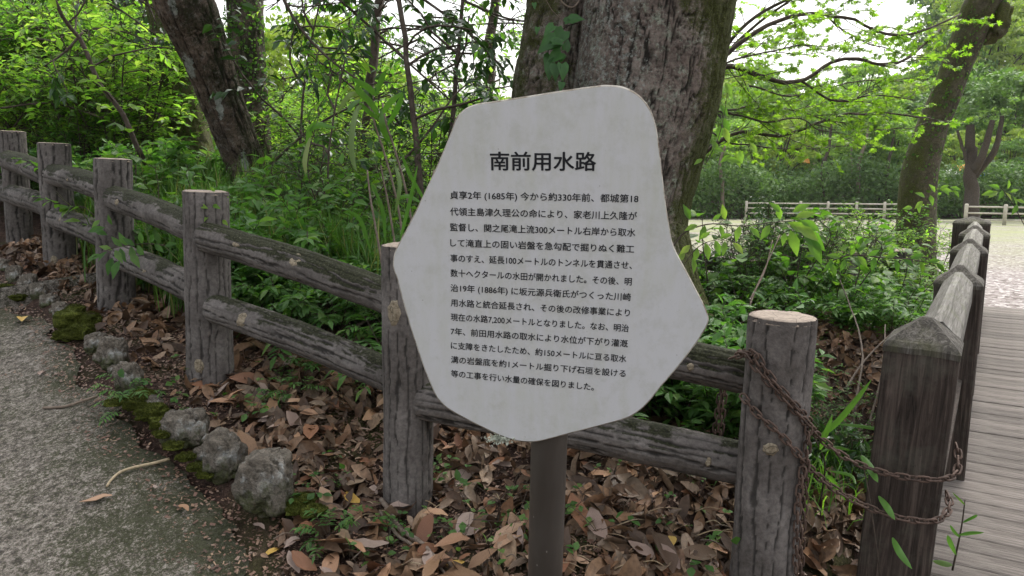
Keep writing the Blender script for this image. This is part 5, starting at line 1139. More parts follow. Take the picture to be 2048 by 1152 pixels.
tarp('white', 'pale sheet left of the orange tarpaulin', 1903, 343, 50.8, .8, .3, .3); tarp('orange', 'small orange tarpaulin among bushes left of the leaning trunk', 1604, 318, 52, .8, .4, .4)
er = random.Random(61)
for i in range(12):
    x = er.choice([er.uniform(130, 300), er.uniform(640, 960), er.uniform(640, 960)]); y = er.uniform(-90, 120); z = er.uniform(5.6, 8); dx = er.choice([-1, 1]) * er.uniform(100, 200) * (.6 if x < 760 else 1)
    bough('dark evergreen bough against the sky, ' + ('left part' if x < 480 else 'right of the ivy trunk' if x < 720 else 'above the dwarf bamboo'), [(x, y, z), (x + dx * .5, y + er.uniform(10, 50), z - .1), (x + dx, y + er.uniform(30, 110), z - .2)], .012, 430 + i, n=5, lmat='dark' if i % 2 else 'green')['group'] = 'evergreen boughs against the sky, zone %d' % (0 if x < 480 else 1 if x < 720 else 2)
for i in range(9):
    x = er.uniform(-60, 330); y = er.uniform(0, 240); z = er.uniform(6.2, 9); dx = er.choice([-1, 1]) * er.uniform(120, 240)
    bough('light lime bough in the bright left part of the thicket', [(x, y, z), (x + dx * .5, y - 10, z - .1), (x + dx, y + 20, z - .2)], .010, 460 + i, n=6, lmat='lime', droop=-.1, flat=.3, grav=0)['group'] = 'lime boughs in the left thicket'
for i in range(16):
    x = er.uniform(600, 1000); y = er.uniform(-60, 170); z = er.uniform(7.2, 10.5); dx = er.choice([-1, 1]) * er.uniform(90, 180)
    bough('airy mid-green bough filling the bright gap left of the big tree', [(x, y, z), (x + dx * .5, y + er.uniform(-10, 30), z - .1), (x + dx, y + er.uniform(0, 70), z - .2)], .012, 480 + i, n=5, lmat='green', size=.075, dens=30, tpl=T_SIX, droop=-.3)['group'] = 'airy green boughs left of the big tree'

for i in range(11):
    x = er.uniform(600, 1010); y = er.uniform(-80, 150); z = er.uniform(6.5, 9.5); dx = er.choice([-1, 1]) * er.uniform(80, 170); b_ = 'airy' if i % 2 else 'lime'
    bough('%s bough between the ivy trunk and the big tree' % ('airy green' if i % 2 else 'lime-green'), [(x, y, z), (x + dx * .5, y + er.uniform(-10, 30), z - .1), (x + dx, y + er.uniform(0, 70), z - .2)], .011, 520 + i, n=7, lmat='green' if i % 2 else 'lime', size=.06, dens=36, tpl=T_SIX, droop=-.3, ln=.5)['group'] = b_ + ' boughs between the ivy trunk and the big tree'
for i in range(6):
    far(480 + i * 98 + er.uniform(-20, 20), er.uniform(12.5, 17), er.uniform(.36, .56), 'far1' if i % 2 else 'far2', 'bright near tree', 'bright near trees')
# ------------------------------------------------------------------ undergrowth, placed as individual plants
ur = random.Random(99)
LAB = {'shrub': ('green bushy broadleaf shrub in the thicket behind the fence', 'shrub', 'broadleaf shrubs in the thicket'), 'lime': ('bright lime-leaved shrub in the thicket behind the fence', 'shrub', 'lime-leaved shrubs in the thicket'),
       'darkshrub': ('dark evergreen shrub with hanging leaves in the thicket', 'shrub', 'evergreen shrubs in the thicket'), 'low': ('low leafy plant carpeting the ground behind the fence', 'plant', 'leafy plants behind the fence'),
       'sprig': ('glossy-leaved sapling behind the fence', 'sapling', 'glossy saplings'), 'fine': ('small-leaved dark bush on the channel bank', 'bush', 'small-leaved bushes'), 'pinn': ('low compound-leaf plant at the fence foot', 'plant', 'compound-leaf plants'), 'pinnlime': ('lime compound-leaf shrub on the channel bank', 'shrub', 'lime compound-leaf shrubs')}
def place(key, px, z, sc, dz=0, lab=None):
    x = (px - 1024) / FOC * z; y = z * cP - .02; g = Hs(x, y)
    y = (z + (EYE - g) * 0) ; g = Hs(x, y); l = LAB[key]; b = l[0].replace(' in the thicket behind the fence', '').replace(' in the thicket', '').replace(' on the channel bank', '').replace(' behind the fence', '').replace(' carpeting the ground', '').replace(' at the fence foot', '')
    zn = ('near the far left fence posts' if px < 230 else 'between third post and dark leaning tree' if px < 480 else 'between leaning tree and dwarf bamboo' if px < 720 else 'behind the dwarf bamboo, left of the sign' if px < 1030 else 'behind the rails right of the sign' if px < 1500 and z < 4.7 else 'on the far channel bank' if px < 1700 else 'beside the far end of the bridge')
    dn = ', close behind the fence' if z < 4.6 else (', further back' if z > 7.5 else ''); l = (b + ' ' + zn + dn, l[1], l[1] + 's ' + zn + dn + ' ' + key)
    return put(key, ur.randrange(4), (x, y, g + dz), ur.uniform(0, 6.28), sc * ur.uniform(.8, 1.2), lab or l[0], l[1], None if lab else l[2], (ur.uniform(-.12, .12), ur.uniform(-.12, .12)))
def fence_y(x):
    return np.interp(x, [-4.3, -3.6, -2.2, -1.32, -.35, .72], [6.2, 5.7, 4.15, 3.35, 2.65, 2.1])
def scatter(key, n, px0, px1, z0, z1, s0, s1):
    k = 0; it = 0
    while k < n and it < n * 20:
        it += 1; px = ur.uniform(px0, px1); z = z0 + (z1 - z0) * ur.random() ** .8; x = (px - 1024) / FOC * z
        if z < fence_y(x) + .38: continue
        if key not in ('low', 'pinn') and ((430 < px < 590 and z < 6.5) or (300 < px < 560 and z < 7.6)) : continue
        if key in ('lime', 'shrub') and 300 < px < 545 and z < 8.5: continue
        place(key, px, z, ur.uniform(s0, s1)); k += 1
# left thicket
scatter('lime', 30, -80, 330, 6.6, 10.5, .6, 1.0); scatter('shrub', 16, -60, 520, 6.5, 11, .6, .95); scatter('darkshrub', 6, 420, 1000, 7.6, 10, .6, .85)
scatter('lime', 26, 480, 1010, 7.6, 13, .7, 1.15); scatter('shrub', 7, 520, 1010, 6.8, 10, .5, .8)
scatter('low', 30, 240, 830, 3.6, 6.2, .6, 1.1); scatter('pinn', 40, 300, 1000, 3.1, 4.4, .7, 1.0); scatter('low', 12, -40, 300, 5.2, 7, .8, 1.3)
scatter('sprig', 10, 240, 900, 4.6, 6.2, .7, 1.1); scatter('fine', 4, 520, 900, 4.8, 6.2, .7, 1.0); scatter('lime', 9, 520, 960, 5.6, 7.4, .42, .7)
scatter('low', 30, 1180, 1480, 2.7, 3.6, .6, .9); scatter('pinn', 8, 1180, 1480, 2.7, 3.5, .6, .8); scatter('low', 10, 1340, 1480, 3.4, 4.6, .7, 1.1)
# far bank of the channel, right of the sign
scatter('fine', 9, 1480, 1700, 5.9, 6.8, .5, .85); scatter('pinnlime', 5, 1660, 1880, 6.0, 7.0, .5, .7); scatter('sprig', 4, 1400, 1840, 5.8, 6.8, .5, .7); scatter('low', 12, 1380, 1860, 4.9, 6.4, .5, .8); scatter('fine', 8, 1560, 1740, 2.7, 4.2, .4, .6); scatter('pinn', 12, 1400, 1850, 5.0, 6.4, .7, 1.0)
scatter('pinnlime', 7, 1560, 1890, 6.2, 7.4, .6, .85); scatter('shrub', 5, 1500, 1860, 6.6, 8.0, .38, .55); scatter('lime', 4, 1620, 1880, 6.8, 8.2, .38, .5); scatter('sprig', 7, 1400, 1880, 5.4, 6.6, .6, .9)
place('sprig', 1420, 5.5, 1.15, lab='leafy sapling arching right from the foot of the big tree'); place('sprig', 1585, 5.6, 1.0, lab='bright arching spray of glossy leaves in the gap right of the sign')
place('pinnlime', 1620, 6.6, .9, lab='tall yellow-green compound-leaf shrub before the far lot'); place('pinnlime', 1730, 6.8, .85, lab='yellow-green shrub at the foot of the right leaning trunk'); place('darkshrub', 1530, 7.2, .55, lab='dark airy evergreen bush left of the tall yellow-green shrub')
# grass: one mass
def ground_pts(n, px0, px1, z0, z1, seed):
    r = np.random.default_rng(seed); px = r.uniform(px0, px1, n); z = r.uniform(z0, z1, n); x = (px - 1024) / FOC * z; y = z; k = z > fence_y(x) + .2; x, y = x[k], y[k]; return np.stack([x, y, H(x, y)], -1), r
def blade_mass(name, P, r, n_per, h, w, label, mat='grassy', lean=.5):
    P = np.repeat(P, n_per, 0) + np.c_[r.normal(size=(len(P) * n_per, 2)) * .05, np.zeros(len(P) * n_per)]; n = len(P); a = r.uniform(0, 6.28, n); d = np.stack([np.cos(a), np.sin(a), a * 0], -1); L = h * r.uniform(.4, 1.2, n); k = r.uniform(.2, 1, n) * lean; s_ = norm(np.stack([-np.sin(a), np.cos(a), r.normal(size=n) * .3], -1))
    u = np.array([0, .35, .7, 1.]); ww = np.array([.7, 1, .7, .02]) * w / 2
    C = P[:, None] + d[:, None] * (u ** 2 * 1.0)[None, :, None] * (L * k)[:, None, None] + np.array([0, 0, 1.]) * ((u[None] - .4 * k[:, None] * u[None] ** 2) * L[:, None])[..., None]
    V = np.concatenate([C - s_[:, None] * ww[None, :, None], C + s_[:, None] * ww[None, :, None]], 1).reshape(-1, 3); j = np.arange(3); q = np.stack([j, j + 4, j + 5, j + 1], -1)
    return obj(name, V, (q[None] + (np.arange(n) * 8)[:, None, None]).reshape(-1, 4), M[mat], smooth=True, label=label, cat='grass', kind='stuff')
P, r = ground_pts(330, 150, 860, 3.9, 6.4, 1); blade_mass('grass', P, r, 26, .5, .010, 'long grass tufts growing between the ferns behind the fence')
P, r = ground_pts(40, 1170, 1500, 2.9, 3.8, 2); blade_mass('grass', P, r, 14, .26, .006, 'grass tufts between the fence rails right of the sign')
P, r = ground_pts(24, 1600, 1730, 2.4, 3.2, 3); blade_mass('grass', P, r, 14, .20, .005, 'fine grass in the gap between the end post and bridge', 'green', lean=1.1)
# ferny ground cover behind the fence (small leaves nobody could count)
r = np.random.default_rng(31); n = 26000; px = r.uniform(120, 1010, n); z = r.uniform(3.7, 9.5, n); x = (px - 1024) / FOC * z; y = z; k = z > fence_y(x) + .3; x, y = x[k], y[k]; n = len(x)
hh = .10 + .5 * fbm(np.stack([x * 1.6, y * 1.6, x * 0], -1), 3, 3) * np.clip((y - fence_y(x)) * .6, 0, 1); P = np.stack([x, y, H(x, y) + hh * r.random(n)], -1)
V, T = leaves(P, r.normal(size=(n, 3)) * [1, 1, .3], np.array([0, 0, 1.]) + r.normal(size=(n, 3)) * .35, .065 * r.uniform(.5, 1.4, n), T_SIX); obj('ground_cover', V, T, M['fern'], smooth=False, label='dense low leafy ground cover behind the log fence', cat='ground cover', kind='stuff')
r = np.random.default_rng(33); n = 9000; px = r.uniform(1340, 1900, n); z = r.uniform(5.0, 7.2, n); x = (px - 1024) / FOC * z; y = z; P = np.stack([x, y, H(x, y) + .22 * r.random(n) * (vn(np.stack([x * 2, y * 2, x * 0], -1), 4) > .35)], -1)
V, T = leaves(P, r.normal(size=(n, 3)) * [1, 1, .3], np.array([0, 0, 1.]) + r.normal(size=(n, 3)) * .4, .05 * r.uniform(.5, 1.4, n), T_SIX); obj('ground_cover', V, T, M['green'], smooth=False, label='leafy cover on the far bank of the channel', cat='ground cover', kind='stuff')
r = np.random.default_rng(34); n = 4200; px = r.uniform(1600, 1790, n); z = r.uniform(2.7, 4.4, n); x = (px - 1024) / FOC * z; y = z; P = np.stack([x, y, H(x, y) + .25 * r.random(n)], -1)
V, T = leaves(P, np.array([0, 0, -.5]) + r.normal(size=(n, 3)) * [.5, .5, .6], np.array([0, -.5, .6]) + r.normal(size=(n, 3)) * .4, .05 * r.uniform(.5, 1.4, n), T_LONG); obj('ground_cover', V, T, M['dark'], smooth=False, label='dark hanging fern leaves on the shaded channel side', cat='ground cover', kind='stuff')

# ------------------------------------------------------------------ sasa (dwarf bamboo) left of the sign
sas = empty('dwarf_bamboo', tuple(W(800, 520, 3.7)), 'clump of dwarf bamboo with long arching blades left of the sign', 'bamboo')
def blade(parent, pts, w, mat, name='leaf', ref=None, segs=9):
    P = spline([W(*p) for p in pts], segs); T, A, B = frames(P); view = norm(P - EY); s = norm(np.cross(T, view)) ; s = norm(s + .25 * view)
    u = np.linspace(0, 1, segs); ww = w * np.clip(np.sin(np.pi * (u * .93 + .07)) ** .6, .02, 1); ww[0] = w * .25; ww[-1] = .0006
    fold = norm(np.cross(s, T)) * (ww * .18)[:, None]
    V = np.concatenate([P - s * ww[:, None] / 2 + fold, P, P + s * ww[:, None] / 2 + fold]); m = segs; j = np.arange(m - 1)
    Q = np.vstack([np.stack([j, j + m, j + m + 1, j + 1], -1), np.stack([j + m, j + 2 * m, j + 2 * m + 1, j + m + 1], -1)])
    return obj(name, V, Q, M[mat], parent)
for pts in ([(812, 560, 3.7), (800, 440, 3.65), (775, 330, 3.6), (750, 250, 3.55), (735, 200, 3.5)], [(840, 560, 3.8), (815, 400, 3.7), (790, 300, 3.65), (772, 240, 3.6), (765, 205, 3.6)], [(800, 560, 3.9), (778, 420, 3.85), (762, 330, 3.8)], [(838, 560, 3.75), (850, 440, 3.7), (868, 340, 3.65)], [(770, 560, 3.6), (745, 420, 3.6), (735, 340, 3.6)]):
    small_branch(sas, pts, .006, .004, 'stem', 18, mat='twig')
M['sasa'] = leaf_mat('sasa_blade', [(.07, .17, .03), (.11, .23, .04), (.055, .13, .03)], .4, .4, .4); M['sasapale'] = leaf_mat('pale_sasa_blade', [(.11, .18, .05), (.18, .21, .08)], .35, .5)
for pts, w, mt_ in (([(752, 192, 3.5), (735, 175, 3.45), (702, 156, 3.4)], .030, 'sasa'), ([(760, 235, 3.5), (740, 205, 3.45), (715, 180, 3.42), (718, 165, 3.4)], .030, 'sasa'), ([(728, 190, 3.5), (705, 188, 3.4), (688, 205, 3.38), (675, 228, 3.38)], .024, 'sasapale'),
    ([(728, 205, 3.5), (712, 225, 3.4), (703, 280, 3.35), (706, 320, 3.35), (714, 345, 3.35)], .026, 'sasapale'), ([(720, 200, 3.5), (705, 210, 3.45), (696, 224, 3.42)], .024, 'sasa'), ([(752, 190, 3.5), (762, 160, 3.45), (772, 140, 3.4)], .026, 'sasa'),
    ([(762, 230, 3.6), (780, 205, 3.5), (805, 184, 3.45)], .028, 'sasa'), ([(775, 250, 3.6), (795, 215, 3.5), (806, 185, 3.45)], .026, 'sasa'), ([(760, 240, 3.55), (735, 222, 3.5), (718, 205, 3.45)], .022, 'sasa'),
    ([(780, 285, 3.6), (765, 255, 3.5), (762, 215, 3.5)], .03, 'sasa'), ([(615, 300, 3.6), (618, 262, 3.55), (632, 242, 3.5)], .026, 'sasa'), ([(618, 262, 3.55), (640, 250, 3.5), (672, 256, 3.5)], .024, 'sasa'), ([(620, 275, 3.55), (610, 320, 3.5), (612, 350, 3.5)], .022, 'sasapale'),
    ([(790, 330, 3.6), (800, 370, 3.5), (790, 430, 3.5)], .02, 'sasapale'), ([(860, 420, 3.6), (820, 350, 3.55), (800, 300, 3.5)], .018, 'sasa'), ([(800, 480, 3.5), (820, 400, 3.45), (835, 330, 3.4)], .018, 'sasa'), ([(770, 480, 3.5), (765, 420, 3.45), (740, 360, 3.4)], .018, 'sasa'),
    ([(820, 500, 3.5), (845, 440, 3.45), (850, 390, 3.4)], .016, 'sasapale'), ([(740, 500, 3.6), (720, 440, 3.55), (690, 420, 3.5)], .02, 'sasa'), ([(790, 400, 3.6), (815, 392, 3.5), (842, 405, 3.45)], .02, 'sasa')):
    blade(sas, pts, w, mt_)
# drooping pale tall stems near it
# lance weeds between the end post and the bridge
lw = empty('lance_leaf_weed', tuple(W(1650, 900, 2.35)), 'weed with long upright blades between the end fence post and the bridge post', 'weed')
for pts, w in (([(1632, 878, 2.3), (1668, 850, 2.28), (1705, 808, 2.25), (1744, 758, 2.22)], .018), ([(1640, 900, 2.3), (1650, 870, 2.28), (1665, 830, 2.27)], .016), ([(1672, 848, 2.3), (1720, 852, 2.27), (1770, 862, 2.22), (1786, 872, 2.2)], .010), ([(1768, 858, 2.3), (1762, 830, 2.3), (1758, 788, 2.28)], .012),
    ([(1722, 910, 2.2), (1740, 935, 2.12), (1756, 965, 2.05)], .022), ([(1757, 992, 2.1), (1775, 1015, 2.04), (1790, 1040, 2.02)], .018), ([(1785, 1075, 2.05), (1800, 1105, 2.0), (1824, 1138, 1.98)], .018), ([(1660, 942, 2.4), (1700, 950, 2.35), (1712, 968, 2.3)], .010), ([(1700, 900, 2.4), (1670, 895, 2.35), (1640, 905, 2.3)], .010), ([(1690, 1000, 2.4), (1665, 960, 2.35), (1650, 950, 2.3)], .012)):
    blade(lw, pts, w, 'sasa')
small_branch(lw, [(1640, 1010, 2.4), (1650, 930, 2.33), (1632, 878, 2.3)], .003, .002, 'stem', 12); small_branch(lw, [(1760, 1150, 2.1), (1740, 1000, 2.12), (1722, 910, 2.2)], .002, .0015, 'stem', 12)
wb = empty('deck_weed', tuple(W(1920, 1130, 2.3)), 'thin sprouting weed at the near left edge of the bridge deck', 'weed')
small_branch(wb, [(1905, 1140, 2.25), (1922, 1060, 2.2), (1930, 1000, 2.18)], .003, .0015, 'stem', 12)
for pts, w in (([(1918, 1070, 2.2), (1940, 1066, 2.18), (1968, 1065, 2.15)], .010), ([(1920, 1075, 2.2), (1908, 1063, 2.2), (1900, 1050, 2.2)], .009), ([(1925, 1045, 2.2), (1945, 1035, 2.18), (1955, 1030, 2.16)], .008), ([(1912, 1110, 2.22), (1900, 1085, 2.2), (1895, 1070, 2.2)], .014), ([(1905, 1130, 2.2), (1890, 1128, 2.15), (1865, 1122, 2.12)], .016), ([(1930, 1010, 2.18), (1920, 1000, 2.18), (1905, 985, 2.2)], .006)):
    blade(wb, pts, w, 'fern')
# arching leafy sprigs seen against the lot (leaves are single parts)
OV = mesh_data('oval_leaf', *T_OVAL, M['lime'], True); OG = mesh_data('green_oval_leaf', *T_OVAL, M['green'], True); OF = mesh_data('fresh_oval_leaf', *T_OVAL, M['fern'], True)
def sprig(label, stem, lf, me, z, name='leafy_sprig', r0=.005, mat='branch', sl=1):
    e = empty(name, tuple(W(*stem[0])), label, 'branch'); small_branch(e, stem, r0, r0 * .4, 'stem', 20, mat=mat); single_leaves(e, [(a, b, z + ur.uniform(-.08, .08), c, d, ur.uniform(-.5, .5)) for a, b, c, d in lf], me); return e
sprig('arching sprig with large oval lime leaves in front of the bank fence', [(1345, 495, 4.6), (1370, 465, 4.6), (1420, 448, 4.6), (1480, 452, 4.6), (1545, 445, 4.6), (1600, 440, 4.6)], [(1560, 440, -4, -30), (1575, 445, 45, 20), (1590, 435, 40, -10), (1600, 440, 40, 22), (1590, 452, 48, 28), (1600, 455, 50, 45), (1580, 460, 15, 50), (1570, 465, -5, 25), (1610, 470, 35, 55), (1560, 425, -20, -20), (1585, 425, 35, -18), (1480, 452, -8, 30), (1500, 455, 20, 20), (1440, 450, 6, 22), (1410, 450, -10, 30), (1425, 440, 18, -12), (1380, 440, -12, -30), (1395, 450, -24, 10), (1540, 450, -18, 28), (1450, 440, -5, -30)], OV, 4.6)
sprig('sprig of pointed green leaves low beside the right edge of the sign', [(1350, 560, 4.4), (1390, 500, 4.4), (1430, 480, 4.4), (1470, 485, 4.4)], [(1380, 490, -20, 20), (1395, 495, -6, 28), (1410, 485, 8, 34), (1430, 480, 10, 30), (1450, 482, -4, 28), (1465, 485, 22, 22), (1400, 478, 20, -14), (1370, 505, -18, 20), (1385, 515, 4, 30), (1440, 475, 24, -6)], OV, 4.4, r0=.003)
sprig('spray of oval green leaves before the dark channel fence', [(1650, 528, 4.9), (1700, 510, 4.8), (1760, 515, 4.8), (1830, 520, 4.8), (1880, 528, 4.8)], [(1665, 520, -15, 20), (1680, 515, -25, -5), (1700, 512, 10, -20), (1715, 512, 20, 22), (1735, 512, 24, -12), (1750, 514, -6, 26), (1770, 516, 26, -10), (1790, 518, 6, 28), (1805, 518, 24, 16), (1820, 518, 28, -10), (1840, 521, 6, 26), (1855, 524, 26, -4), (1872, 526, 18, 18), (1660, 525, 12, 26), (1690, 518, -8, 24), (1780, 514, 4, -20)], OG, 4.8)
sprig('sprout of long lime leaves beside the right side of the big trunk', [(1410, 330, 5.0), (1435, 280, 5.0), (1448, 230, 5.0), (1458, 165, 5.0)], [(1450, 165, 14, 28), (1440, 210, 16, 22), (1445, 235, 14, 26), (1440, 250, -2, 30), (1448, 255, 10, 30), (1425, 280, 10, 26), (1432, 285, -8, 26), (1425, 300, 24, 2), (1405, 318, -16, 10), (1470, 305, 10, 28), (1452, 318, 30, 6), (1480, 300, 4, 26), (1500, 285, 14, 22), (1462, 310, -20, 14)], OV, 5.0, r0=.003)
sprig('yellow-green compound sprig in front of the right leaning trunk', [(1760, 500, 6), (1800, 440, 6), (1850, 400, 6), (1880, 375, 6)], [(1850, 395, -18, -10), (1860, 390, 6, 20), (1870, 385, -10, -16), (1880, 378, 18, -8), (1885, 378, 14, 12), (1900, 375, 22, 4), (1845, 402, -14, 14), (1835, 405, 4, 20), (1905, 380, 14, 14), (1825, 415, -18, 2), (1880, 380, 26, 2)], OV, 6.0, r0=.003)
sprig('lime compound sprig at the far right above the lot fence', [(2060, 470, 5), (2020, 400, 5), (2000, 375, 5), (1985, 385, 5)], [(2000, 378, -20, -8), (2005, 380, -6, 18), (2010, 385, 14, 14), (2020, 385, 18, -6), (1995, 382, -16, 12), (2025, 392, 10, 18), (2015, 378, 4, -18), (2030, 400, 22, 6), (1990, 385, -24, 4), (2035, 410, -10, 18)], OV, 5.0, r0=.003)
sprig('spray of green leaves hanging over the third fence post', [(330, 490, 3.9), (290, 488, 3.8), (250, 492, 3.75), (215, 500, 3.7), (185, 515, 3.65)], [(320, 488, -12, -28), (300, 486, 14, -22), (285, 488, -6, -26), (270, 492, -24, -16), (262, 492, 8, 30), (245, 494, -22, -20), (240, 496, 10, 26), (225, 500, -26, -8), (215, 503, -20, 18), (205, 510, -30, 8), (230, 500, 14, 24), (255, 492, -18, -26), (275, 490, 12, 24), (310, 488, 16, 16), (225, 515, -10, 34), (240, 520, -16, 36), (262, 505, 16, 28), (215, 470, -30, -12), (200, 440, -16, 14), (210, 455, -34, 8), (225, 450, -10, -20), (330, 492, 22, -6), (190, 515, -16, 10)], OF, 3.75, r0=.003)
sprig('small trailing vine with reddish-green leaves on top of the fourth fence post', [(455, 392, 3.2), (430, 392, 3.2), (405, 400, 3.22), (385, 430, 3.24), (380, 480, 3.24), (385, 520, 3.24)], [(440, 388, 16, 6), (430, 385, -10, -12), (420, 395, 14, 10), (410, 402, -12, 8), (400, 410, 14, 6), (395, 420, -12, 8), (388, 435, 12, 8), (382, 450, -12, 6), (384, 465, 12, 8), (380, 480, -10, 10), (386, 490, 12, 6), (425, 410, 14, 6), (435, 425, 12, 8), (445, 440, 10, 10), (418, 430, -10, 12), (400, 440, 8, 10), (452, 455, -8, 12)], OV, 3.22, 'trailing_vine', .002)

# ------------------------------------------------------------------ fallen leaves and twigs
def litter_tpl(kind):
    r = np.random.default_rng(kind); n = 5; u = np.linspace(0, 1, n); w = (.16 + .09 * r.random()) * np.sin(np.pi * np.clip(u * .96 + .02, 0, 1)) ** .75; curl = r.uniform(-.5, .5); cup = r.uniform(.15, .6); tw = r.uniform(-.5, .5)
    C = np.stack([.05 * np.sin(u * 4 + kind), u - .5, .18 * curl * np.cos((u - .5) * 3) + .03 * np.sin(u * 7)], -1); V = []
    for s_ in (-1, 0, 1):
        a = tw * (u - .5); V.append(C + np.stack([s_ * w * np.cos(a), 0 * u, abs(s_) * cup * w + s_ * w * np.sin(a) + .015 * np.sin(u * 11 + s_)], -1))
    V = np.vstack(V); j = np.arange(n - 1); Q = np.vstack([np.stack([j, j + n, j + n + 1, j + 1], -1), np.stack([j + n, j + 2 * n, j + 2 * n + 1, j + n + 1], -1)])
    T = np.vstack([Q[:, [0, 1, 2]], Q[:, [0, 2, 3]]]); return V, T
LT_ = [litter_tpl(i) for i in range(10)]
LMS = ['litter', 'litter_tan', 'litter_red', 'litter_grey', 'litter_ylw']
LME = {m: [mesh_data('fallen_leaf', V, T, M[m], True) for V, T in LT_] for m in LMS}
lr = np.random.default_rng(8)
def litter_ok(x, y):
    fy = fence_y(x); ps_ = path_side(x, y); d = y - fy
    k = (ps_ < -.02) & (d < 1.0) & (d > -1.4) & (y > 1.2); return k
def rot_mats(n, r, tilt):
    a = r.uniform(0, 6.28, n); tx = r.normal(size=n) * tilt; ty = r.normal(size=n) * tilt; ca, sa = np.cos(a), np.sin(a); z0 = 0 * a
    Rz = np.stack([np.stack([ca, -sa, z0], -1), np.stack([sa, ca, z0], -1), np.stack([z0, z0, z0 + 1], -1)], 1)
    Rx = np.stack([np.stack([z0 + 1, z0, z0], -1), np.stack([z0, np.cos(tx), -np.sin(tx)], -1), np.stack([z0, np.sin(tx), np.cos(tx)], -1)], 1)
    Ry = np.stack([np.stack([np.cos(ty), z0, np.sin(ty)], -1), np.stack([z0, z0 + 1, z0], -1), np.stack([-np.sin(ty), z0, np.cos(ty)], -1)], 1)
    return Rz @ Rx @ Ry
def ground_frame(x, y):
    e = .06; gx = (H(x + e, y) - H(x - e, y)) / (2 * e); gy = (H(x, y + e) - H(x, y - e)) / (2 * e); n = norm(np.stack([-gx, -gy, np.ones_like(gx)], -1)); a = norm(np.stack([np.ones_like(gx), 0 * gx, gx], -1)); b = np.cross(n, a); return np.stack([a, b, n], -1)
def Hn(x, y):
    P = np.stack([x, y, H(x, y)], -1); return P[:, 2] + (fbm(P * 2.2, 3) - .5) * .07 + (fbm(P * 9, 5) - .5) * .045
def mass(name, x, y, lift, size, mats_, label, tilt=.55, cat='fallen leaves'):
    n = len(x); B = ground_frame(x, y) @ rot_mats(n, lr, tilt); z = Hn(x, y) + lift; s = size * np.clip(np.exp(lr.normal(size=n) * .38), .35, 1.8); pick = lr.integers(0, len(LT_), n); mb = MB()
    for t_ in range(len(LT_)):
        k = pick == t_
        if not k.any(): continue
        V, T = LT_[t_]; VV = np.einsum('nij,kj->nki', B[k], V) * s[k][:, None, None] + np.stack([x[k], y[k], z[k]], -1)[:, None]
        mb.add(VV.reshape(-1, 3), T=(T[None] + (np.arange(k.sum()) * len(V))[:, None, None]).reshape(-1, 3))
    mb.build(name, M[mats_], label=label, cat=cat, kind='stuff', smooth=True)
def rnd_xy(n, px0, px1, z0, z1, dens=None):
    px = lr.uniform(px0, px1, n); z = np.sqrt(lr.uniform(z0 ** 2, z1 ** 2, n)); return (px - 1024) / FOC * z, z * cP
x, y = rnd_xy(34000, -60, 1800, 1.6, 5.6); k = litter_ok(x, y); x, y = x[k], y[k]
dens = .35 + .65 * sst(-.45, -.1, -path_side(x, y) * -1); pd = -path_side(x, y); keep = lr.random(len(x)) < np.clip(.18 + .82 * sst(.06, .30, pd), 0, 1) * (.35 + .65 * sst(.38, .52, fbm(np.stack([x * 2.2, y * 2.2, x * 0], -1), 6, 3))); x, y = x[keep], y[keep]
sm_ = lr.random(len(x)) < .55; mass('small_leaf_litter', x[sm_], y[sm_], lr.uniform(.0, .03, sm_.sum()), .045, 'litter', 'small dead leaves and fragments between the larger ones on the bank', .7); x, y = x[~sm_], y[~sm_]
mass('leaf_litter', x, y, lr.uniform(.0, .035, len(x)), .074, 'litter', 'deep brown leaf litter covering the bank under the log fence')
x, y = rnd_xy(5500, 1520, 1880, 4.1, 6.2); mass('leaf_litter', x, y, lr.uniform(0, .03, len(x)), .07, 'litter', 'brown leaf litter on the far bank of the channel')
x, y = rnd_xy(5200, 150, 1000, 3.2, 6.0); k = y > fence_y(x) + .3; mass('leaf_litter', x[k], y[k], lr.uniform(0, .03, k.sum()), .07, 'litter', 'brown leaf litter under the ferns behind the fence')
# debris of tiny needles and chips over soil and path edge
n = 110000; x, y = rnd_xy(n, -60, 1850, 1.7, 5.2); ps_ = path_side(x, y); k = (ps_ < .5 * lr.random(n) ** 2) & (y < fence_y(x) + .8) & (ps_ > -1.3); x, y, ps_ = x[k], y[k], ps_[k]; n = len(x)
B = ground_frame(x, y) @ rot_mats(n, lr, .2); tv = np.array([[-.06, -.5, 0], [.06, -.5, 0], [.05, .5, .02], [-.05, .5, .02]]); zz = np.where(ps_ > -.02, H(x, y) - .012, Hn(x, y) + .006)
V = np.einsum('nij,nkj->nki', B, tv[None] * np.stack([lr.uniform(.8, 5, n), lr.uniform(.4, 1, n), np.ones(n)], -1)[:, None]) * (.016 * lr.uniform(.2, 1.4, n))[:, None, None] + np.stack([x, y, zz], -1)[:, None]; obj('leaf_crumbs', V.reshape(-1, 3), np.arange(n * 4).reshape(-1, 4), M['crumb'], smooth=False, label='reddish-brown crumbs and needles on the soil beside the path', cat='debris', kind='stuff')
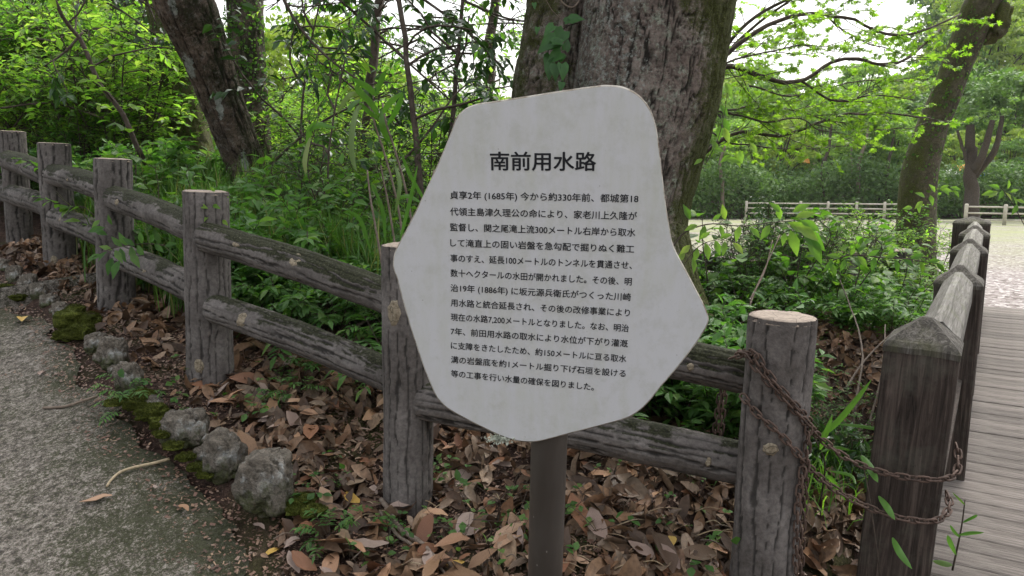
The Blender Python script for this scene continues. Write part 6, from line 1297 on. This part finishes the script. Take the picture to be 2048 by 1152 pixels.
# 280 nearest leaves as things of their own
cand = []
while len(cand) < 262:
    x, y = rnd_xy(40, 380, 1700, 1.9, 3.4); k = litter_ok(x, y) & (y < fence_y(x) + .35); cand += list(zip(x[k], y[k], -path_side(x[k], y[k])))
cand = [c for c in cand if c[2] > .05][:262]; cx_ = np.array([c[0] for c in cand]); cy_ = np.array([c[1] for c in cand]); n = len(cand)
B = ground_frame(cx_, cy_) @ rot_mats(n, lr, .35); zz = Hn(cx_, cy_) + lr.uniform(.015, .045, n)
LL_ = {'litter': ('brown curled fallen leaf lying in the litter bank', 'brown fallen leaves'), 'litter_tan': ('tan dry fallen leaf lying on the litter bank', 'tan fallen leaves'), 'litter_red': ('reddish-brown fallen leaf lying on the litter bank', 'reddish fallen leaves'), 'litter_grey': ('pale greyish underside-up fallen leaf on the litter bank', 'pale fallen leaves'), 'litter_ylw': ('yellow fallen leaf on the brown litter bank', 'yellow fallen leaves')}
for i in range(n):
    m = ['litter', 'litter_tan', 'litter_red', 'litter_grey', 'litter_red', 'litter', 'litter_grey', 'litter_tan'][i % 8] if i % 40 else 'litter_ylw'; s = .085 * math.exp(lr.normal() * .3)
    Mx = np.eye(4); Mx[:3, :3] = B[i] * s; Mx[:3, 3] = (cx_[i], cy_[i], zz[i]); l = LL_[m]; inst('fallen_leaf', LME[m][i % 10], None, Matrix(Mx.tolist()), l[0], 'leaf', l[1])
def leaf_at(px, py, z, dx, m, label, lift=.02, ground=True, s=1.0, tilt=0.1):
    p = W(px, py, z)
    if ground:
        # slide along the view ray to the ground
        for z_ in np.arange(1.5, 7, .02):
            q_ = W(px, py, z_)
            if q_[2] < Hs(q_[0], q_[1]) + lift: p = q_; break
    Mx = np.eye(4); L = dx / FOC * (p[1] / cP) * s; a = lr.uniform(0, 3.14); R_ = np.array([[math.cos(a), -math.sin(a), 0], [math.sin(a), math.cos(a), 0], [0, 0, 1]]); Mx[:3, :3] = R_ * L; Mx[:3, 3] = p; Mx[2, 3] += .004
    return inst('fallen_leaf', LME[m][int(px) % 10], None, Matrix(Mx.tolist()), label, 'leaf')
leaf_at(192, 1000, 2.4, 60, 'litter_tan', 'pinkish-tan fallen leaf on the concrete path at the end of the curved twig', 0); leaf_at(368, 1018, 2.3, 42, 'litter_tan', 'tan leaf lying flat on the path between twig and boulder', 0)
leaf_at(84, 748, 3.3, 28, 'litter_grey', 'small pale leaf on the mossy path at the left', 0); leaf_at(45, 640, 3.9, 50, 'litter_ylw', 'yellow-green leaf at the far part of the path', 0); leaf_at(310, 975, 2.5, 20, 'litter_grey', 'tiny pale leaf on the path above the boulder shadow', 0)
leaf_at(518, 1055, 2.4, 40, 'litter_grey', 'grey-white curled leaf just in front of the largest boulder', .01); leaf_at(545, 1108, 2.3, 40, 'litter_ylw', 'orange-yellow fallen leaf below the largest boulder', .01); leaf_at(1213, 950, 2.6, 36, 'litter_tan', 'round orange-tan leaf on the bank right of the sign pole', .04); leaf_at(1345, 1085, 2.3, 45, 'litter_ylw', 'yellow leaf in the litter between sign pole and end post', .03); leaf_at(1940, 922, 2.7, 36, 'litter_red', 'dark brown leaf on the bridge deck', 0); leaf_at(1985, 990, 2.6, 32, 'litter_grey', 'pale leaf lying on the bridge deck', 0)
tl_ = LME['litter_tan'][3]; Mx = np.eye(4); p = b2w(*[np.array([v_]) for v_ in on_board(1207, 174)], .004)[0]; Mx[:3, 0] = BR[:, 2] * .018; Mx[:3, 1] = BR[:, 0] * .028; Mx[:3, 2] = -BR[:, 1] * .02; Mx[:3, 3] = p; inst('fallen_leaf', tl_, None, Matrix(Mx.tolist()), 'small brown dry leaf resting on the top edge of the white sign', 'leaf')
# sticks
def gpt(px, py, lift=.01):
    for z_ in np.arange(1.5, 8, .015):
        q_ = W(px, py, z_)
        if q_[2] < Hs(q_[0], q_[1]) + lift: return q_
    return W(px, py, 5)
def stick(label, pts, r0, r1, mat='twig', lift=.02, n=30):
    P = spline([gpt(a, b, lift) for a, b in pts], n); P = P + (vn(P * 14, 5)[:, None] - .5) * r0 * 1.5; V, Q, T = tube(P, np.linspace(r0, r1, n), 8); return obj('fallen_branch', V, [Q, T], M[mat], label=label, cat='stick')
stick('long pale stick lying on the bank, running down right to the sign pole', [(762, 1000), (800, 1050), (850, 1095), (900, 1128), (945, 1160)], .009, .006, lift=.04); stick('darker stick parallel to the long pale one, closer to the path', [(760, 1025), (800, 1070), (860, 1120), (900, 1160)], .006, .004, lift=.03)
stick('curved straw-coloured twig lying on the concrete path', [(338, 918), (290, 930), (245, 942), (222, 960), (212, 974)], .006, .004, 'straw', .006); stick('short pale twig on the mossy part of the path', [(197, 790), (170, 800), (130, 812), (88, 814)], .005, .006, 'twig', .006)
stick('grey branch lying on the litter behind the lower rail', [(640, 690), (700, 660), (752, 632), (800, 618)], .010, .006, 'twig', .10); stick('pale twig stretching behind the fourth post', [(330, 486), (350, 488), (372, 490)], .012, .012, 'twig', .25)
for i in range(90):
    a = ur.uniform(200, 1560); b = ur.uniform(930, 1140) if a > 560 else ur.uniform(720, 1120); l = ur.uniform(25, 90); an = ur.uniform(-1.2, 1.2)
    g0 = gpt(a, b, .03)
    if path_side(np.array([g0[0]]), np.array([g0[1]]))[0] > -.02: continue
    e_ = np.array([math.cos(an), math.sin(an) * .8, ur.uniform(-.02, .1)]) * l / 700; P = spline([g0, g0 + e_ * .5 + [0, 0, .012], g0 + e_], 8); V, Q, T = tube(P, np.linspace(.0022, .0011, 8), 5)
    obj('twig', V, [Q, T], M['straw' if i % 3 else 'twig'], label='thin dry twig or stalk lying on the litter bank', cat='twig', group='thin twigs on the litter bank')
# roots and dead stems in the channel
for i, pts in enumerate(([(1700, 900, 3.2), (1712, 800, 3.3), (1725, 700, 3.6), (1700, 610, 4.2), (1680, 560, 4.4)], [(1735, 860, 3.3), (1765, 740, 3.5), (1770, 650, 4)], [(1660, 900, 3.2), (1720, 860, 3.3), (1790, 800, 3.4)], [(1690, 780, 3.4), (1730, 720, 3.6), (1790, 660, 3.9)], [(1500, 600, 4.6), (1530, 540, 4.7), (1545, 480, 4.8)], [(1500, 610, 4.6), (1515, 570, 4.7), (1560, 470, 4.9)])):
    e = empty('dead_stem', tuple(W(*pts[0])), ['tall wiry stem rising from the channel', 'thin dead stem leaning by the bridge post', 'slanting dead root near the channel floor', 'thin slanting dead stem before the leafy bank', 'grey dead stem before the bank fence', 'forked pale dead stem before the bank fence'][i], 'stem'); small_branch(e, pts, .006, .003, 'stem', 16, mat='branch' if i < 4 else 'twig')
# seedlings on the bank (each its own thing)
plant_kind('seed', 'seedling', 'branch', 'fern', lambda s: grow(900 + s, st(s + 70, 3, .05, .03, .0012), [dict(n=3, abs=1, ang=.9, len=.02, r=.0006, seg=2, k=3)], dict(size=.022, dens=160, tpl=T_WIDE, droop=.0, tilt=.25, levels=[-1])), 4)
for i in range(44):
    a = ur.uniform(520, 1440); b = ur.uniform(950, 1145)
    if i > 30: a, b = ur.uniform(230, 620), ur.uniform(700, 900)
    p = gpt(a, b, .0)
    if path_side(np.array([p[0]]), np.array([p[1]]))[0] > -.05: continue
    put('seed', i, (p[0], p[1], float(Hn(np.array([p[0]]), np.array([p[1]]))[0]) + .012), ur.uniform(0, 6.28), ur.uniform(.7, 1.5), 'tiny green seedling sprouting through the leaf litter', 'seedling', 'seedlings in the litter')
for (a, b) in ((590, 800), (610, 760), (260, 830), (1400, 935), (250, 800), (660, 1100)):
    p = gpt(a, b, .0); put('pinn', ur.randrange(3), (p[0], p[1], p[2]), ur.uniform(0, 6.28), .35, 'small compound-leaf sprig growing out of the litter', 'plant', 'small sprigs in the litter')
# lichen tuft on the lower edge of the sign
r = np.random.default_rng(4); c = b2w(*[np.array([v_]) for v_ in on_board(1000, 878)], .004)[0]; n = 500; P = c + r.normal(size=(n, 3)) * [.012, .004, .004]; V, T = leaves(P, r.normal(size=(n, 3)) + [0, 0, -.4], r.normal(size=(n, 3)), .006 * r.uniform(.5, 1.4, n), T_KITE)
t = NT('pale_lichen'); M['lichen'] = t.done(t.pbr((.42, .44, .36), .9, .1)); obj('lichen_tuft', V, T, M['lichen'], smooth=False, label='pale crusty lichen tuft on the bottom edge of the sign', cat='lichen', kind='stuff')

# ------------------------------------------------------------------ thin air
hz = bpy.data.materials.new('thin_haze'); hz.use_nodes = True; hn = hz.node_tree
for n in list(hn.nodes): hn.nodes.remove(n)
ho = hn.nodes.new('ShaderNodeOutputMaterial'); hv = hn.nodes.new('ShaderNodeVolumePrincipled'); hv.inputs['Color'].default_value = (.93, .96, 1, 1); hv.inputs['Density'].default_value = .00025; hv.inputs['Anisotropy'].default_value = .3
hn.links.new(hv.outputs[0], ho.inputs['Volume'])
mb = MB(); mb.box((-1150, -700, -5), (1150, 1500, 55)); mb.build('haze', hz, kind='stuff', smooth=False)
